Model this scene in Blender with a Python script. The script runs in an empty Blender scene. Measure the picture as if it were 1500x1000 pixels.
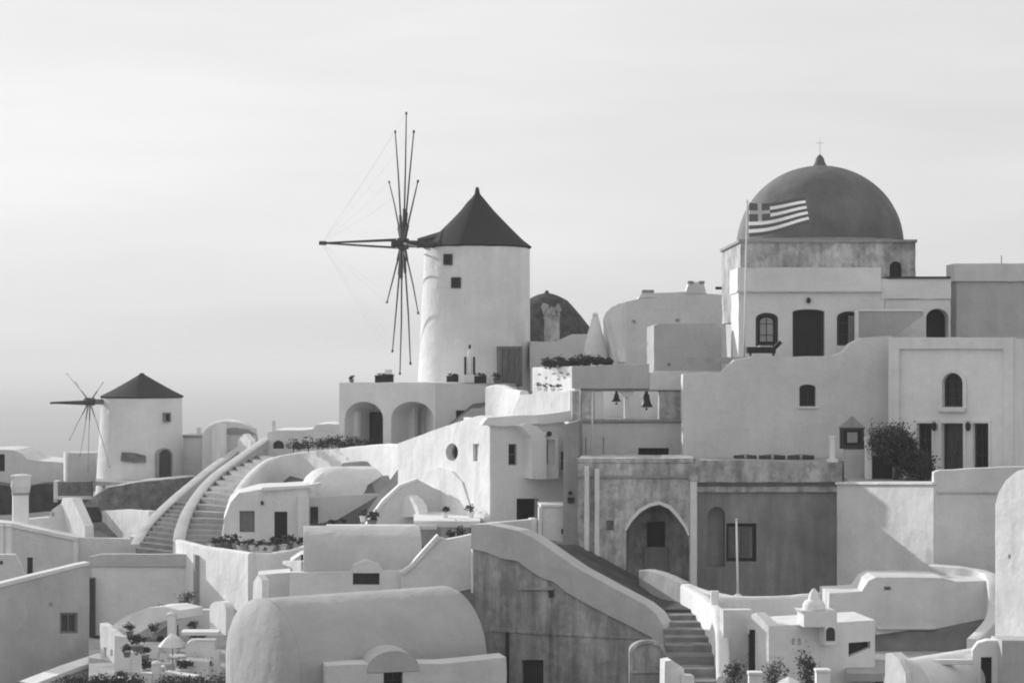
import bpy, bmesh, math, random
from mathutils import Vector, Matrix, noise
R = math.radians
random.seed(7)
scene = bpy.context.scene
col = scene.collection

# ------------------------------------------------------------------ camera, sky, sun, exposure
F, HZ = 3000.0, 525.0            # focal length in photo pixels (1500 wide), row of the sea horizon
cam_d = bpy.data.cameras.new('camera'); cam = bpy.data.objects.new('camera', cam_d); col.objects.link(cam)
cam.location = (0, 0, 0); cam.rotation_euler = (R(90), 0, 0)
cam_d.sensor_width = 36.0; cam_d.lens = 36.0 * F / 1500.0
cam_d.shift_y = (HZ - 500.0) / 1500.0
cam_d.clip_start = 0.5; cam_d.clip_end = 90000
scene.camera = cam

SUN_AZ, SUN_EL = -50.0, 19.0     # left of straight ahead, above the horizon
world = bpy.data.worlds.new('World'); scene.world = world; world.use_nodes = True
nt = world.node_tree; nt.nodes.clear()
sky = nt.nodes.new('ShaderNodeTexSky'); sky.sky_type = 'NISHITA'; sky.sun_disc = False
sky.sun_elevation = R(SUN_EL); sky.sun_rotation = R(SUN_AZ)
sky.altitude = 100; sky.air_density = 1.0; sky.dust_density = 4.0; sky.ozone_density = 1.0
bw = nt.nodes.new('ShaderNodeRGBToBW'); nt.links.new(sky.outputs[0], bw.inputs[0])
tc = nt.nodes.new('ShaderNodeTexCoord'); mp = nt.nodes.new('ShaderNodeMapping'); mp.inputs['Scale'].default_value = (2.2, 2.2, 14)
mp.inputs['Rotation'].default_value = (0.05, 0.06, 0)
nz = nt.nodes.new('ShaderNodeTexNoise'); nz.inputs['Scale'].default_value = 1.6; nz.inputs['Detail'].default_value = 4; nz.inputs['Roughness'].default_value = .5
mr = nt.nodes.new('ShaderNodeMapRange'); mr.inputs[1].default_value = .3; mr.inputs[2].default_value = .7; mr.inputs[3].default_value = .925; mr.inputs[4].default_value = 1.05
mu = nt.nodes.new('ShaderNodeMath'); mu.operation = 'MULTIPLY'
bg = nt.nodes.new('ShaderNodeBackground'); bg.inputs['Strength'].default_value = 0.1
wo = nt.nodes.new('ShaderNodeOutputWorld')
nt.links.new(tc.outputs['Generated'], mp.inputs[0]); nt.links.new(mp.outputs[0], nz.inputs['Vector']); nt.links.new(nz.outputs[0], mr.inputs[0])
pw_ = nt.nodes.new('ShaderNodeMath'); pw_.operation = 'POWER'; pw_.inputs[1].default_value = .16      # thin high haze evens the sky out
k_ = nt.nodes.new('ShaderNodeMath'); k_.operation = 'MULTIPLY'; k_.inputs[1].default_value = 6.2
nt.links.new(bw.outputs[0], pw_.inputs[0]); nt.links.new(pw_.outputs[0], k_.inputs[0]); nt.links.new(k_.outputs[0], mu.inputs[0]); nt.links.new(mr.outputs[0], mu.inputs[1]); nt.links.new(mu.outputs[0], bg.inputs[0]); nt.links.new(bg.outputs[0], wo.inputs[0])

sd = bpy.data.lights.new('sun', 'SUN'); sd.energy = 3.6; sd.angle = R(0.6); sd.color = (1, 1, 1)
sun = bpy.data.objects.new('sun', sd); col.objects.link(sun)
sv = Vector((math.sin(R(SUN_AZ)) * math.cos(R(SUN_EL)), math.cos(R(SUN_AZ)) * math.cos(R(SUN_EL)), math.sin(R(SUN_EL))))
sun.rotation_euler = sv.to_track_quat('Z', 'Y').to_euler(); sun.location = (0, 0, 60)

vs = scene.view_settings; vs.view_transform = 'Standard'; vs.look = 'None'; vs.gamma = 1; vs.exposure = 0.06; vs.use_curve_mapping = False
scene.cycles.use_denoising = True; scene.cycles.max_bounces = 6; scene.cycles.diffuse_bounces = 4; scene.cycles.volume_bounces = 1
scene.cycles.filter_width = 2.0

# ------------------------------------------------------------------ materials (the photograph is black and white: all greys)
def nodes_of(name):
    m = bpy.data.materials.new(name); m.use_nodes = True
    return m, m.node_tree, m.node_tree.nodes['Principled BSDF']
def N(t, typ, **kw):
    n = t.nodes.new(typ)
    for k, v in kw.items(): setattr(n, k, v)
    return n
def tex_noise(t, scale, detail=4, rough=.55, stretch=None):
    g = N(t, 'ShaderNodeNewGeometry'); n = N(t, 'ShaderNodeTexNoise')
    n.inputs['Scale'].default_value = scale; n.inputs['Detail'].default_value = detail; n.inputs['Roughness'].default_value = rough
    if stretch:
        m = N(t, 'ShaderNodeMapping'); m.inputs['Scale'].default_value = stretch
        t.links.new(g.outputs['Position'], m.inputs[0]); t.links.new(m.outputs[0], n.inputs['Vector'])
    else: t.links.new(g.outputs['Position'], n.inputs['Vector'])
    return n.outputs[0]
def rng(t, src, a, b, c, d):
    m = N(t, 'ShaderNodeMapRange'); m.inputs[1].default_value = a; m.inputs[2].default_value = b; m.inputs[3].default_value = c; m.inputs[4].default_value = d
    t.links.new(src, m.inputs[0]); return m.outputs[0]
def mul(t, a, b):
    m = N(t, 'ShaderNodeMath', operation='MULTIPLY')
    for i, s in enumerate((a, b)):
        if isinstance(s, (int, float)): m.inputs[i].default_value = s
        else: t.links.new(s, m.inputs[i])
    return m.outputs[0]
MATS = {}
def plaster(alb, dirt=.12, streak=.10, bump=.25, soft=.05, rough=.9, patch=0.0, key='plaster'):
    k = (key, alb, dirt, streak, bump, soft, patch)
    if k in MATS: return MATS[k]
    m, t, p = nodes_of('%s_%d' % (key, int(alb * 100)))
    a = rng(t, tex_noise(t, .55, 5), .3, .7, 1 - dirt, 1 + dirt * .35)
    b = rng(t, tex_noise(t, .9, 4, .6, (2.2, 2.2, .22)), .35, .75, 1 + streak * .25, 1 - streak)
    c = rng(t, tex_noise(t, 5.5, 4, .6), .3, .75, 1.03, 1 - dirt * .4)
    v = mul(t, mul(t, a, b), mul(t, c, alb))
    if patch > 0:        # plaster fallen away in blotches that show the darker coat beneath
        q = rng(t, tex_noise(t, 1.5, 8, .68), .48, .57, 1, 1 - patch)
        q2 = rng(t, tex_noise(t, 4.2, 6, .65, (1, 1, .35)), .42, .62, 1.12, 1 - patch * .55)
        v = mul(t, mul(t, v, q), q2)
    t.links.new(v, p.inputs['Base Color'])
    p.inputs['Roughness'].default_value = rough; p.inputs['Specular IOR Level'].default_value = .2
    bn = N(t, 'ShaderNodeBump'); bn.inputs['Strength'].default_value = bump; bn.inputs['Distance'].default_value = .05
    t.links.new(tex_noise(t, 2.6, 6, .6), bn.inputs['Height'])
    if soft:
        bv = N(t, 'ShaderNodeBevel'); bv.samples = 4; bv.inputs['Radius'].default_value = soft
        t.links.new(bv.outputs[0], bn.inputs['Normal'])
    lo = N(t, 'ShaderNodeBump'); lo.inputs['Strength'].default_value = .5; lo.inputs['Distance'].default_value = .22      # hand-laid, slightly wavy surface
    t.links.new(tex_noise(t, .9, 3, .5), lo.inputs['Height']); t.links.new(bn.outputs[0], lo.inputs['Normal'])
    t.links.new(lo.outputs[0], p.inputs['Normal'])
    MATS[k] = m; return m
def simple(name, alb, rough=.8, var=.15, scale=3.0, bump=.0, metal=0.0, spec=.3, stretch=None):
    if name in MATS: return MATS[name]
    m, t, p = nodes_of(name)
    v = mul(t, rng(t, tex_noise(t, scale, 4, .6, stretch), .3, .7, 1 - var, 1 + var), alb)
    t.links.new(v, p.inputs['Base Color'])
    p.inputs['Roughness'].default_value = rough; p.inputs['Metallic'].default_value = metal; p.inputs['Specular IOR Level'].default_value = spec
    if bump:
        bn = N(t, 'ShaderNodeBump'); bn.inputs['Strength'].default_value = bump; bn.inputs['Distance'].default_value = .08
        t.links.new(tex_noise(t, scale * 1.7, 6, .65, stretch), bn.inputs['Height']); t.links.new(bn.outputs[0], p.inputs['Normal'])
    MATS[name] = m; return m
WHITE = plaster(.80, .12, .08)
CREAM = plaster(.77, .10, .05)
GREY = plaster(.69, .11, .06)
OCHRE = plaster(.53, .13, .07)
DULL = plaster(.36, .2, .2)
WORN = plaster(.57, .3, .4, .6, .03, patch=.27, key='worn_plaster')
STONEY = plaster(.43, .28, .55, .7, .03, patch=.16, key='bare_render')
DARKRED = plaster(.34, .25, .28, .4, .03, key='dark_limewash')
DOME = plaster(.175, .28, .12, .2, 0, .75, key='dome_paint')
THATCH = simple('thatch', .045, .95, .35, 5, .8, stretch=(3, 3, .7))
THATCH2 = simple('thatch_pale', .06, .95, .6, 2.2, .9)
WOOD = simple('dark_wood', .06, .75, .3, 4, .2, stretch=(1, 1, .3))
WOODG = simple('weathered_wood', .17, .85, .3, 4, .2, stretch=(2, 2, .3))
GREYWOOD = simple('grey_wood', .26, .85, .3, 4, .2)
SHUT = simple('painted_shutter', .20, .6, .15, 4)
PAINTD = simple('dark_paint', .035, .5, .15, 4)
BLACK = simple('black_paint', .012, .5, .2, 4)
GLASS = simple('window_glass', .018, .25, .2, 1.2, spec=.25)
IRON = simple('iron', .03, .5, .2, 5, metal=.3)
BRONZE = simple('bronze', .03, .45, .2, 5, metal=.5)
STONE = simple('rough_stone', .17, .95, .45, 1.6, 1.0)
PAVE = simple('paving', .36, .9, .22, 1.1, .3)
STEPM = plaster(.40, .25, .1, .5, .04, key='stone_step')
PATHM = simple('dark_paving', .07, .9, .35, 1.2, .5)
ROCK = simple('hill_rock', .14, .95, .5, .5, 1.0)
LEAF = simple('leaves', .06, .8, .4, 4, 0)
LEAF2 = simple('leaves_pale', .085, .8, .4, 4, 0)
TERRA = simple('terracotta', .17, .8, .2, 4)
def cloth(name, alb):
    m, t, p = nodes_of(name); t.nodes.remove(p); d = N(t, 'ShaderNodeBsdfDiffuse'); l = N(t, 'ShaderNodeBsdfTranslucent'); x = N(t, 'ShaderNodeMixShader'); x.inputs[0].default_value = .5
    for n in (d, l): n.inputs['Color'].default_value = (alb, alb, alb, 1)
    t.links.new(d.outputs[0], x.inputs[1]); t.links.new(l.outputs[0], x.inputs[2]); t.links.new(x.outputs[0], t.nodes['Material Output'].inputs[0]); return m
FLAGW = cloth('flag_white', .9); FLAGB = cloth('flag_blue', .24)
POLE = simple('white_pole', .66, .5, .08, 3)
ROPE = simple('rope', .55, .9, .2, 8)

# ------------------------------------------------------------------ geometry helpers
def W(px, py, D): return Vector(((px - 750) / F * D, D, (HZ - py) / F * D))
def zp(py, D): return (HZ - py) / F * D
class Plane:                       # vertical wall plane through pixel column px at distance D; yaw < 0 faces left
    def __init__(s, px, D, yaw=0.0):
        s.o = Vector(((px - 750) / F * D, D, 0)); a = R(yaw)
        s.u = Vector((math.cos(a), math.sin(a), 0)); s.n = Vector((-math.sin(a), math.cos(a), 0)); s.yaw = yaw
    def hit(s, px, py):
        d = Vector(((px - 750) / F, 1, (HZ - py) / F)); return d * (s.n.dot(s.o) / s.n.dot(d))
    def uv(s, p):
        h = s.hit(*p); return ((h - s.o).dot(s.u), h.z)
    def pt(s, u, v, d=0.0): return s.o + s.u * u + Vector((0, 0, v)) + s.n * d
    def D(s, px): return s.hit(px, HZ).y
    def moved(s, d):
        q = Plane(750, 1, s.yaw); q.o = s.o + s.n * d; return q
def rect(x0, y0, x1, y1): return [(x0, y1), (x0, y0), (x1, y0), (x1, y1)]
def arch(x0, y0, x1, y1, rise=None, n=12, e=1.0):
    c, hw = (x0 + x1) / 2, (x1 - x0) / 2; rise = hw if rise is None else rise
    pts = [(x0, y1)]
    for i in range(n + 1):
        a = math.pi * (1 - i / n); pts.append((c + hw * math.cos(a), y0 + rise - rise * math.sin(a) ** e))
    return pts + [(x1, y1)]
def wob(poly, amp=.014, step=.55):
    out = []
    for i, (u, v) in enumerate(poly):
        u2, v2 = poly[(i + 1) % len(poly)]; L = math.hypot(u2 - u, v2 - v); k = max(1, int(L / step))
        for j in range(k):
            f = j / k; x, y = u + (u2 - u) * f, v + (v2 - v) * f
            a = amp if (k > 1 or L > .3) else amp * .3
            out.append((x + random.uniform(-a, a), y + random.uniform(-a, a)))
    return out
def loop_edges(bm, vs): return [bm.edges.new((vs[i], vs[(i + 1) % len(vs)])) for i in range(len(vs))]
def fill(bm, loops):
    es = [e for l in loops for e in l]
    bmesh.ops.triangle_fill(bm, use_beauty=True, use_dissolve=False, edges=es)
def slab(bm, pl, poly, d0, d1, through=(), blind=(), shift=(0, 0)):
    f = [bm.verts.new(pl.pt(u, v, d0)) for u, v in poly]
    b = [bm.verts.new(pl.pt(u + shift[0], v + shift[1], d1)) for u, v in poly]
    if through or blind:
        lf, lb = [loop_edges(bm, f)], [loop_edges(bm, b)]
        for h in through:
            hf = [bm.verts.new(pl.pt(u, v, d0)) for u, v in h]; hb = [bm.verts.new(pl.pt(u, v, d1)) for u, v in h]
            lf.append(loop_edges(bm, hf)); lb.append(loop_edges(bm, hb))
            for i in range(len(h)): j = (i + 1) % len(h); bm.faces.new((hf[j], hf[i], hb[i], hb[j]))
        for h, dep in blind:
            hf = [bm.verts.new(pl.pt(u, v, d0)) for u, v in h]; hb = [bm.verts.new(pl.pt(u, v, d0 + dep)) for u, v in h]
            lf.append(loop_edges(bm, hf))
            for i in range(len(h)): j = (i + 1) % len(h); bm.faces.new((hf[j], hf[i], hb[i], hb[j]))
            bm.faces.new(hb)
        fill(bm, lf)
        if through: fill(bm, lb)
        else: bm.faces.new(b)
    else:
        bm.faces.new(f); bm.faces.new(b[::-1])
    for i in range(len(poly)): j = (i + 1) % len(poly); bm.faces.new((f[i], f[j], b[j], b[i]))
def put(name, bm, mat, parent=None, smooth=False, angle=None):
    bmesh.ops.recalc_face_normals(bm, faces=bm.faces)
    me = bpy.data.meshes.new(name); bm.to_mesh(me); bm.free(); me.materials.append(mat)
    if smooth:
        me.polygons.foreach_set('use_smooth', [True] * len(me.polygons))
        if angle: me.set_sharp_from_angle(angle=R(angle))
    o = bpy.data.objects.new(name, me); col.objects.link(o)
    if parent is not None:
        o.parent = parent
        if parent.type == 'EMPTY': o.matrix_parent_inverse = Matrix.Translation(parent.location).inverted()
    return o
def tag(o, label=None, cat=None, group=None, kind=None):
    if label: o['label'] = label
    if cat: o['category'] = cat
    if group: o['group'] = group
    if kind: o['kind'] = kind
    return o
def thing(name, label, cat, loc, group=None):
    o = bpy.data.objects.new(name, None); o.empty_display_size = .3; col.objects.link(o); o.location = loc
    return tag(o, label, cat, group, 'thing')
def PU(pl, poly): return [pl.uv(p) for p in poly]
def plate(parent, name, pl, poly, d0, d1, mat, through=(), blind=(), jit=0.0, **kw):
    bm = bmesh.new(); uv = PU(pl, poly)
    if jit: uv = wob(uv, jit)
    slab(bm, pl, uv, d0, d1, [PU(pl, h) for h in through], [(PU(pl, h), d) for h, d in blind], **kw)
    return put(name, bm, mat, parent)
def wall(parent, pl, poly, thick, mat, holes=(), name='wall', jit=.014, d0=0.0, **kw):
    """front outline in photo pixels on plane pl, thickness in metres, holes = [(pixel outline, depth)]"""
    return plate(parent, name, pl, poly, d0, d0 + thick, mat, blind=holes, jit=jit, **kw)
def inset(poly, dx, dy=None):
    dy = dx if dy is None else dy
    xs = [p[0] for p in poly]; ys = [p[1] for p in poly]; cx, cy = (min(xs) + max(xs)) / 2, (min(ys) + max(ys)) / 2
    sx = 1 - 2 * dx / (max(xs) - min(xs)); sy = 1 - 2 * dy / (max(ys) - min(ys))
    return [(cx + (x - cx) * sx, cy + (y - cy) * sy) for x, y in poly]
def bounds(poly):
    xs = [p[0] for p in poly]; ys = [p[1] for p in poly]; return min(xs), min(ys), max(xs), max(ys)
def window(parent, pl, poly, frame=PAINTD, pane=GLASS, dep=.2, bars=(1, 2), fw=2.0, sill=None, name='window'):
    """frame with glazing bars set back in the opening, pane behind as its sub-part"""
    bm = bmesh.new(); o = PU(pl, inset(poly, .3)); i = PU(pl, inset(poly, fw))
    slab(bm, pl, o, dep - .06, dep + .02, through=[i])
    x0, y0, x1, y1 = bounds(poly)
    for k in range(bars[0]):
        x = x0 + (x1 - x0) * (k + 1) / (bars[0] + 1); slab(bm, pl, PU(pl, rect(x - .6, y0 + fw, x + .6, y1 - fw)), dep - .045, dep + .015)
    for k in range(bars[1]):
        y = y0 + (y1 - y0) * (k + 1) / (bars[1] + 1); slab(bm, pl, PU(pl, rect(x0 + fw, y - .5, x1 - fw, y + .5)), dep - .04, dep + .012)
    w = put(name, bm, frame, parent)
    plate(w, 'pane', pl, inset(poly, .6), dep + .03, dep + .05, pane)
    if sill: plate(w, 'sill', pl, rect(x0 - 3, y1 + .2, x1 + 3, y1 + sill), -.1, .1, WHITE)
    return w
def door(parent, pl, poly, mat=WOOD, dep=.25, panels=2, frame=PAINTD, handle=True, name='door', fw=2.0):
    bm = bmesh.new(); slab(bm, pl, PU(pl, inset(poly, .3)), dep, dep + .06)
    x0, y0, x1, y1 = bounds(poly)
    for k in range(panels):
        a = x0 + (x1 - x0) * k / panels; b = x0 + (x1 - x0) * (k + 1) / panels
        slab(bm, pl, PU(pl, rect(a + 2.2, y0 + (y1 - y0) * .2, b - 2.2, y0 + (y1 - y0) * .52)), dep - .025, dep + .02)
        slab(bm, pl, PU(pl, rect(a + 2.2, y0 + (y1 - y0) * .60, b - 2.2, y1 - 4)), dep - .025, dep + .02)
    d = put(name, bm, mat, parent)
    bm = bmesh.new(); slab(bm, pl, PU(pl, inset(poly, .2)), dep - .08, dep - .005, through=[PU(pl, inset(poly, fw, 1.2))]); put('frame', bm, frame, d)
    if handle:
        bm = bmesh.new(); x = x0 + (x1 - x0) * .56; y = y0 + (y1 - y0) * .56
        slab(bm, pl, PU(pl, rect(x, y, x + 1, y + 2.4)), dep - .07, dep); put('handle', bm, IRON, d)
    return d
def lathe(bm, c, prof, seg=48, a0=0, a1=2 * math.pi, rough=0.0):
    full = abs(a1 - a0 - 2 * math.pi) < 1e-6; rows = []
    for r, z in prof:
        row = []
        for i in range(seg if full else seg + 1):
            a = a0 + (a1 - a0) * i / seg; k = r
            if rough and r > .05: k = r + rough * noise.noise(Vector((math.cos(a) * r * 1.3, math.sin(a) * r * 1.3, z * 1.3)))
            row.append(bm.verts.new((c[0] + k * math.cos(a), c[1] + k * math.sin(a), z)))
        rows.append(row)
    for p, q in zip(rows, rows[1:]):
        for i in range(len(p) if full else len(p) - 1):
            j = (i + 1) % len(p); bm.faces.new((p[i], p[j], q[j], q[i]))
    if full:
        bm.faces.new(rows[0][::-1]); bm.faces.new(rows[-1])
def tube(bm, pts, r, seg=8, r1=None):
    pts = [Vector(p) for p in pts]; rows = []
    for i, p in enumerate(pts):
        d = (pts[min(i + 1, len(pts) - 1)] - pts[max(i - 1, 0)]).normalized()
        a = d.orthogonal().normalized(); b = d.cross(a); k = r if r1 is None else r + (r1 - r) * i / (len(pts) - 1)
        rows.append([bm.verts.new(p + (a * math.cos(t) + b * math.sin(t)) * k) for t in [2 * math.pi * j / seg for j in range(seg)]])
    for p, q in zip(rows, rows[1:]):
        for i in range(seg): j = (i + 1) % seg; bm.faces.new((p[i], p[j], q[j], q[i]))
    bm.faces.new(rows[0][::-1]); bm.faces.new(rows[-1])
def bar(bm, a, b, w, h=None, up=Vector((0, 0, 1)), taper=1.0):
    a, b = Vector(a), Vector(b); h = h or w; d = (b - a).normalized(); s = d.cross(up)
    s = s.normalized() if s.length > 1e-4 else Vector((1, 0, 0)); t = s.cross(d)
    va = [bm.verts.new(a + s * x * w / 2 + t * y * h / 2) for x, y in ((-1, -1), (1, -1), (1, 1), (-1, 1))]
    vb = [bm.verts.new(b + (s * x * w / 2 + t * y * h / 2) * taper) for x, y in ((-1, -1), (1, -1), (1, 1), (-1, 1))]
    bm.faces.new(va[::-1]); bm.faces.new(vb)
    for i in range(4): j = (i + 1) % 4; bm.faces.new((va[i], va[j], vb[j], vb[i]))
def catmull(pts, n=6):
    P = [pts[0]] + list(pts) + [pts[-1]]; out = []
    for i in range(1, len(P) - 2):
        a, b, c, d = P[i - 1], P[i], P[i + 1], P[i + 2]
        for k in range(n):
            t = k / n; out.append(.5 * ((2 * b) + (c - a) * t + (2 * a - 5 * b + 4 * c - d) * t * t + (3 * b - a - 3 * c + d) * t ** 3))
    out.append(P[-2]); return out
def ridge(bm, pts, t, zb, curve=True, n=6, round_=.12):
    """a wall that follows the top line pts (Vectors) with thickness t, its foot at zb (number, or drop list)"""
    pts = [Vector(p) for p in pts]
    if curve: pts = catmull(pts, n)
    rows = []
    for i, p in enumerate(pts):
        d = pts[min(i + 1, len(pts) - 1)] - pts[max(i - 1, 0)]; d.z = 0; d.normalize(); s = Vector((-d.y, d.x, 0)); z = p.z + random.uniform(-.012, .012)
        b = zb(i / (len(pts) - 1)) if callable(zb) else zb; q = min(round_, t * .45)
        prof = [(-t / 2, b), (-t / 2, z - q), (-t / 2 + q * .35, z - q * .3), (-t / 2 + q, z), (t / 2 - q, z), (t / 2 - q * .35, z - q * .3), (t / 2, z - q), (t / 2, b)]
        rows.append([bm.verts.new((p.x + s.x * o, p.y + s.y * o, zz)) for o, zz in prof])
    for p, q in zip(rows, rows[1:]):
        for i in range(8): j = (i + 1) % 8; bm.faces.new((p[i], p[j], q[j], q[i]))
    bm.faces.new(rows[0][::-1]); bm.faces.new(rows[-1])
def vault(bm, A, B, hw, z0, rise, zb, seg=28, bulge=(0, 0), lap=0.0, flat=1.0):
    """barrel vault with its axis from A to B (x, y), half width hw, springing at z0; ends may bulge like a half dome"""
    A, B = Vector((A[0], A[1], 0)), Vector((B[0], B[1], 0)); d = (B - A).normalized(); s = Vector((-d.y, d.x, 0)); L = (B - A).length
    st = []
    if bulge[0]: st += [(-bulge[0] * math.cos(R(a)), max(.02, math.sin(R(a)))) for a in (2, 15, 30, 45, 60, 75)]
    st += [(L * k / 8, 1) for k in range(9)]
    if bulge[1]: st += [(L + bulge[1] * math.sin(R(a)), max(.02, math.cos(R(a)))) for a in (15, 30, 45, 60, 75, 88)]
    rows = []
    for x, k in st:
        c = A + d * x; prof = [(-hw * k, zb)]
        for i in range(seg + 1):
            a = math.pi * (1 - i / seg); prof.append((hw * k * math.cos(a), z0 + rise * (k ** .8) * math.sin(a) ** flat))
        prof.append((hw * k, zb)); rows.append([bm.verts.new((c.x + s.x * o, c.y + s.y * o, z)) for o, z in prof])
    for p, q in zip(rows, rows[1:]):
        for i in range(len(p)): j = (i + 1) % len(p); bm.faces.new((p[i], p[j], q[j], q[i]))
    bm.faces.new(rows[0][::-1]); bm.faces.new(rows[-1])
def box(bm, c, sx, sy, sz, yaw=0, base=True):
    """box with its foot centred at c"""
    u = Vector((math.cos(R(yaw)), math.sin(R(yaw)), 0)); v = Vector((-u.y, u.x, 0)); c = Vector(c)
    P = [c + u * x * sx / 2 + v * y * sy / 2 + Vector((0, 0, z * sz)) for z in (0, 1) for x, y in ((-1, -1), (1, -1), (1, 1), (-1, 1))]
    q = [bm.verts.new(p) for p in P]
    for f in ((3, 2, 1, 0), (4, 5, 6, 7), (0, 1, 5, 4), (1, 2, 6, 5), (2, 3, 7, 6), (3, 0, 4, 7)): bm.faces.new([q[i] for i in f])
def floor(parent, name, pts, z, mat, t=.3):
    bm = bmesh.new(); a = [bm.verts.new((p[0], p[1], z)) for p in pts]; b = [bm.verts.new((p[0], p[1], z - t)) for p in pts]
    bm.faces.new(a); bm.faces.new(b[::-1])
    for i in range(len(pts)): j = (i + 1) % len(pts); bm.faces.new((a[i], a[j], b[j], b[i]))
    return put(name, bm, mat, parent)
def leaves(bm, c, rad, n, size, seed=0, shell=.55):
    rnd = random.Random(seed); c = Vector(c); cl = []
    for _ in range(max(4, n // 22)):
        v = Vector((rnd.gauss(0, 1), rnd.gauss(0, 1), rnd.gauss(0, 1))).normalized() * (shell + (1 - shell) * rnd.random()) * rnd.uniform(.75, 1.1)
        cl.append((v, rnd.uniform(.16, .34)))
    for _ in range(n):
        v, s = rnd.choice(cl); o = v + Vector((rnd.gauss(0, s), rnd.gauss(0, s), rnd.gauss(0, s)))
        p = c + Vector((o.x * rad[0], o.y * rad[1], o.z * rad[2]))
        a = Vector((rnd.gauss(0, 1), rnd.gauss(0, 1), rnd.gauss(0, .6))).normalized(); b = a.orthogonal().normalized()
        b = (Matrix.Rotation(rnd.uniform(0, 6.28), 3, a) @ b); k = size * rnd.uniform(.6, 1.3)
        q = [p - a * k, p + b * k * .45, p + a * k, p - b * k * .45]; bm.faces.new([bm.verts.new(x) for x in q])
def tangent(cx, cy, r, px):
    """plane that touches a round tower (centre, radius) where the sight line of pixel column px meets it"""
    k = (px - 750) / F; A = k * k + 1; B = -2 * (k * cx + cy); C = cx * cx + cy * cy - r * r
    t = (-B - math.sqrt(max(0, B * B - 4 * A * C))) / (2 * A); x, y = k * t, t
    return Plane(px, y, math.degrees(math.atan2(x - cx, cy - y)))
def stairs(parent, L, Rr, n, mat, name='step', drop=.6, over=.02):
    """n single steps between the two stringer lines L and R (bottom to top)"""
    L = [Vector(p) for p in L]; Rr = [Vector(p) for p in Rr]
    def along(P, f):
        k = f * (len(P) - 1); i = min(int(k), len(P) - 2); return P[i].lerp(P[i + 1], k - i)
    for i in range(n):
        a, b, c, d = along(L, i / n), along(Rr, i / n), along(Rr, (i + 1) / n), along(L, (i + 1) / n)
        z = (c.z + d.z) / 2 + random.uniform(-.01, .01); e = (a - d).normalized() * over; e.z = 0
        bm = bmesh.new(); q = [a + e, b + e, c - e * 2, d - e * 2]
        t = [bm.verts.new((p.x, p.y, z)) for p in q]; u = [bm.verts.new((p.x, p.y, z - drop)) for p in q]
        bm.faces.new(t); bm.faces.new(u[::-1])
        for k in range(4): j = (k + 1) % 4; bm.faces.new((t[k], t[j], u[j], u[k]))
        put(name, bm, mat, parent)

# ------------------------------------------------------------------ the setting: hillside, sea
GP = [(20, 740, 150), (120, 735, 146), (210, 740, 142), (300, 712, 146), (420, 675, 142), (470, 665, 128), (60, 860, 126), (140, 830, 128), (230, 815, 127),
      (60, 1030, 92), (200, 1010, 88), (300, 905, 104), (330, 800, 116), (420, 815, 108), (520, 800, 112), (560, 890, 95), (480, 1010, 80), (640, 1010, 78),
      (700, 800, 97), (800, 800, 96), (860, 830, 92), (940, 875, 87), (1000, 960, 78), (1010, 1030, 72), (800, 1020, 76), (1150, 1010, 70), (1120, 880, 84), (1300, 880, 82), (1300, 1010, 72), (1450, 990, 72),
      (1480, 860, 80), (600, 650, 112), (700, 575, 118), (800, 560, 118), (950, 560, 112), (1150, 540, 104), (1400, 520, 104), (1250, 530, 115), (1400, 710, 92), (900, 640, 102), (560, 660, 118), (1000, 690, 96), (1100, 690, 97),
      (1080, 885, 91.5), (1150, 885, 90), (1200, 885, 88), (1040, 885, 89), (960, 890, 88), (1260, 885, 86), (1340, 880, 86), (1420, 880, 86), (880, 860, 89), (1250, 900, 91), (1330, 890, 89), (60, 1060, 97), (0, 1060, 94), (110, 1050, 100), (160, 1020, 104), (250, 930, 108), (700, 1060, 82), (760, 1060, 79), (860, 1060, 78), (930, 1050, 76), (1200, 960, 78), (1400, 970, 77),
      (700, 560, 135), (300, 680, 160), (900, 540, 135), (1200, 500, 130), (100, 720, 165)]
GW = [W(*p) for p in GP]
def ground_z(x, y):
    sw = sz = 0
    for g in GW:
        d2 = (g.x - x) ** 2 + (g.y - y) ** 2 + 2.0; w = 1 / d2 ** 2.6; sw += w; sz += w * g.z
    z = sz / sw - .7
    if y < 68:
        f = (68 - y) / 68; z = z * (1 - f) + (-2.2 - 11 * math.sin(min(1, max(0, f)) * math.pi) * .9 - 3 * (1 - f)) * f
    e = max(0, y - 158) + max(0, -x - 52) * .8 + max(0, x - 150) * .5
    return z - e * .62
bm = bmesh.new(); GX, GY = 150, 150; grid = []
for j in range(GY + 1):
    y = -30 + 370 * j / GY; row = []
    for i in range(GX + 1):
        x = -230 + 560 * i / GX; z = max(-106, ground_z(x, y)) + .35 * noise.noise(Vector((x * .3, y * .3, 0)))
        row.append(bm.verts.new((x, y, z)))
    grid.append(row)
for j in range(GY):
    for i in range(GX): bm.faces.new((grid[j][i], grid[j][i + 1], grid[j + 1][i + 1], grid[j + 1][i]))
tag(put('hillside', bm, ROCK, smooth=True), kind='structure')
SEA_Z = -100
m, t, p = nodes_of('sea_water'); p.inputs['Base Color'].default_value = (.035, .035, .035, 1); p.inputs['Roughness'].default_value = .35
bn = N(t, 'ShaderNodeBump'); bn.inputs['Strength'].default_value = .5; bn.inputs['Distance'].default_value = .5; t.links.new(tex_noise(t, .05, 5, .6), bn.inputs['Height']); t.links.new(bn.outputs[0], p.inputs['Normal'])
bm = bmesh.new(); n = 64; c = bm.verts.new((0, 0, SEA_Z)); rg = [bm.verts.new((40000 * math.cos(6.2832 * i / n), 40000 * math.sin(6.2832 * i / n), SEA_Z)) for i in range(n)]
for i in range(n): bm.faces.new((c, rg[i], rg[(i + 1) % n]))
tag(put('sea', bm, m), kind='structure')

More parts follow.
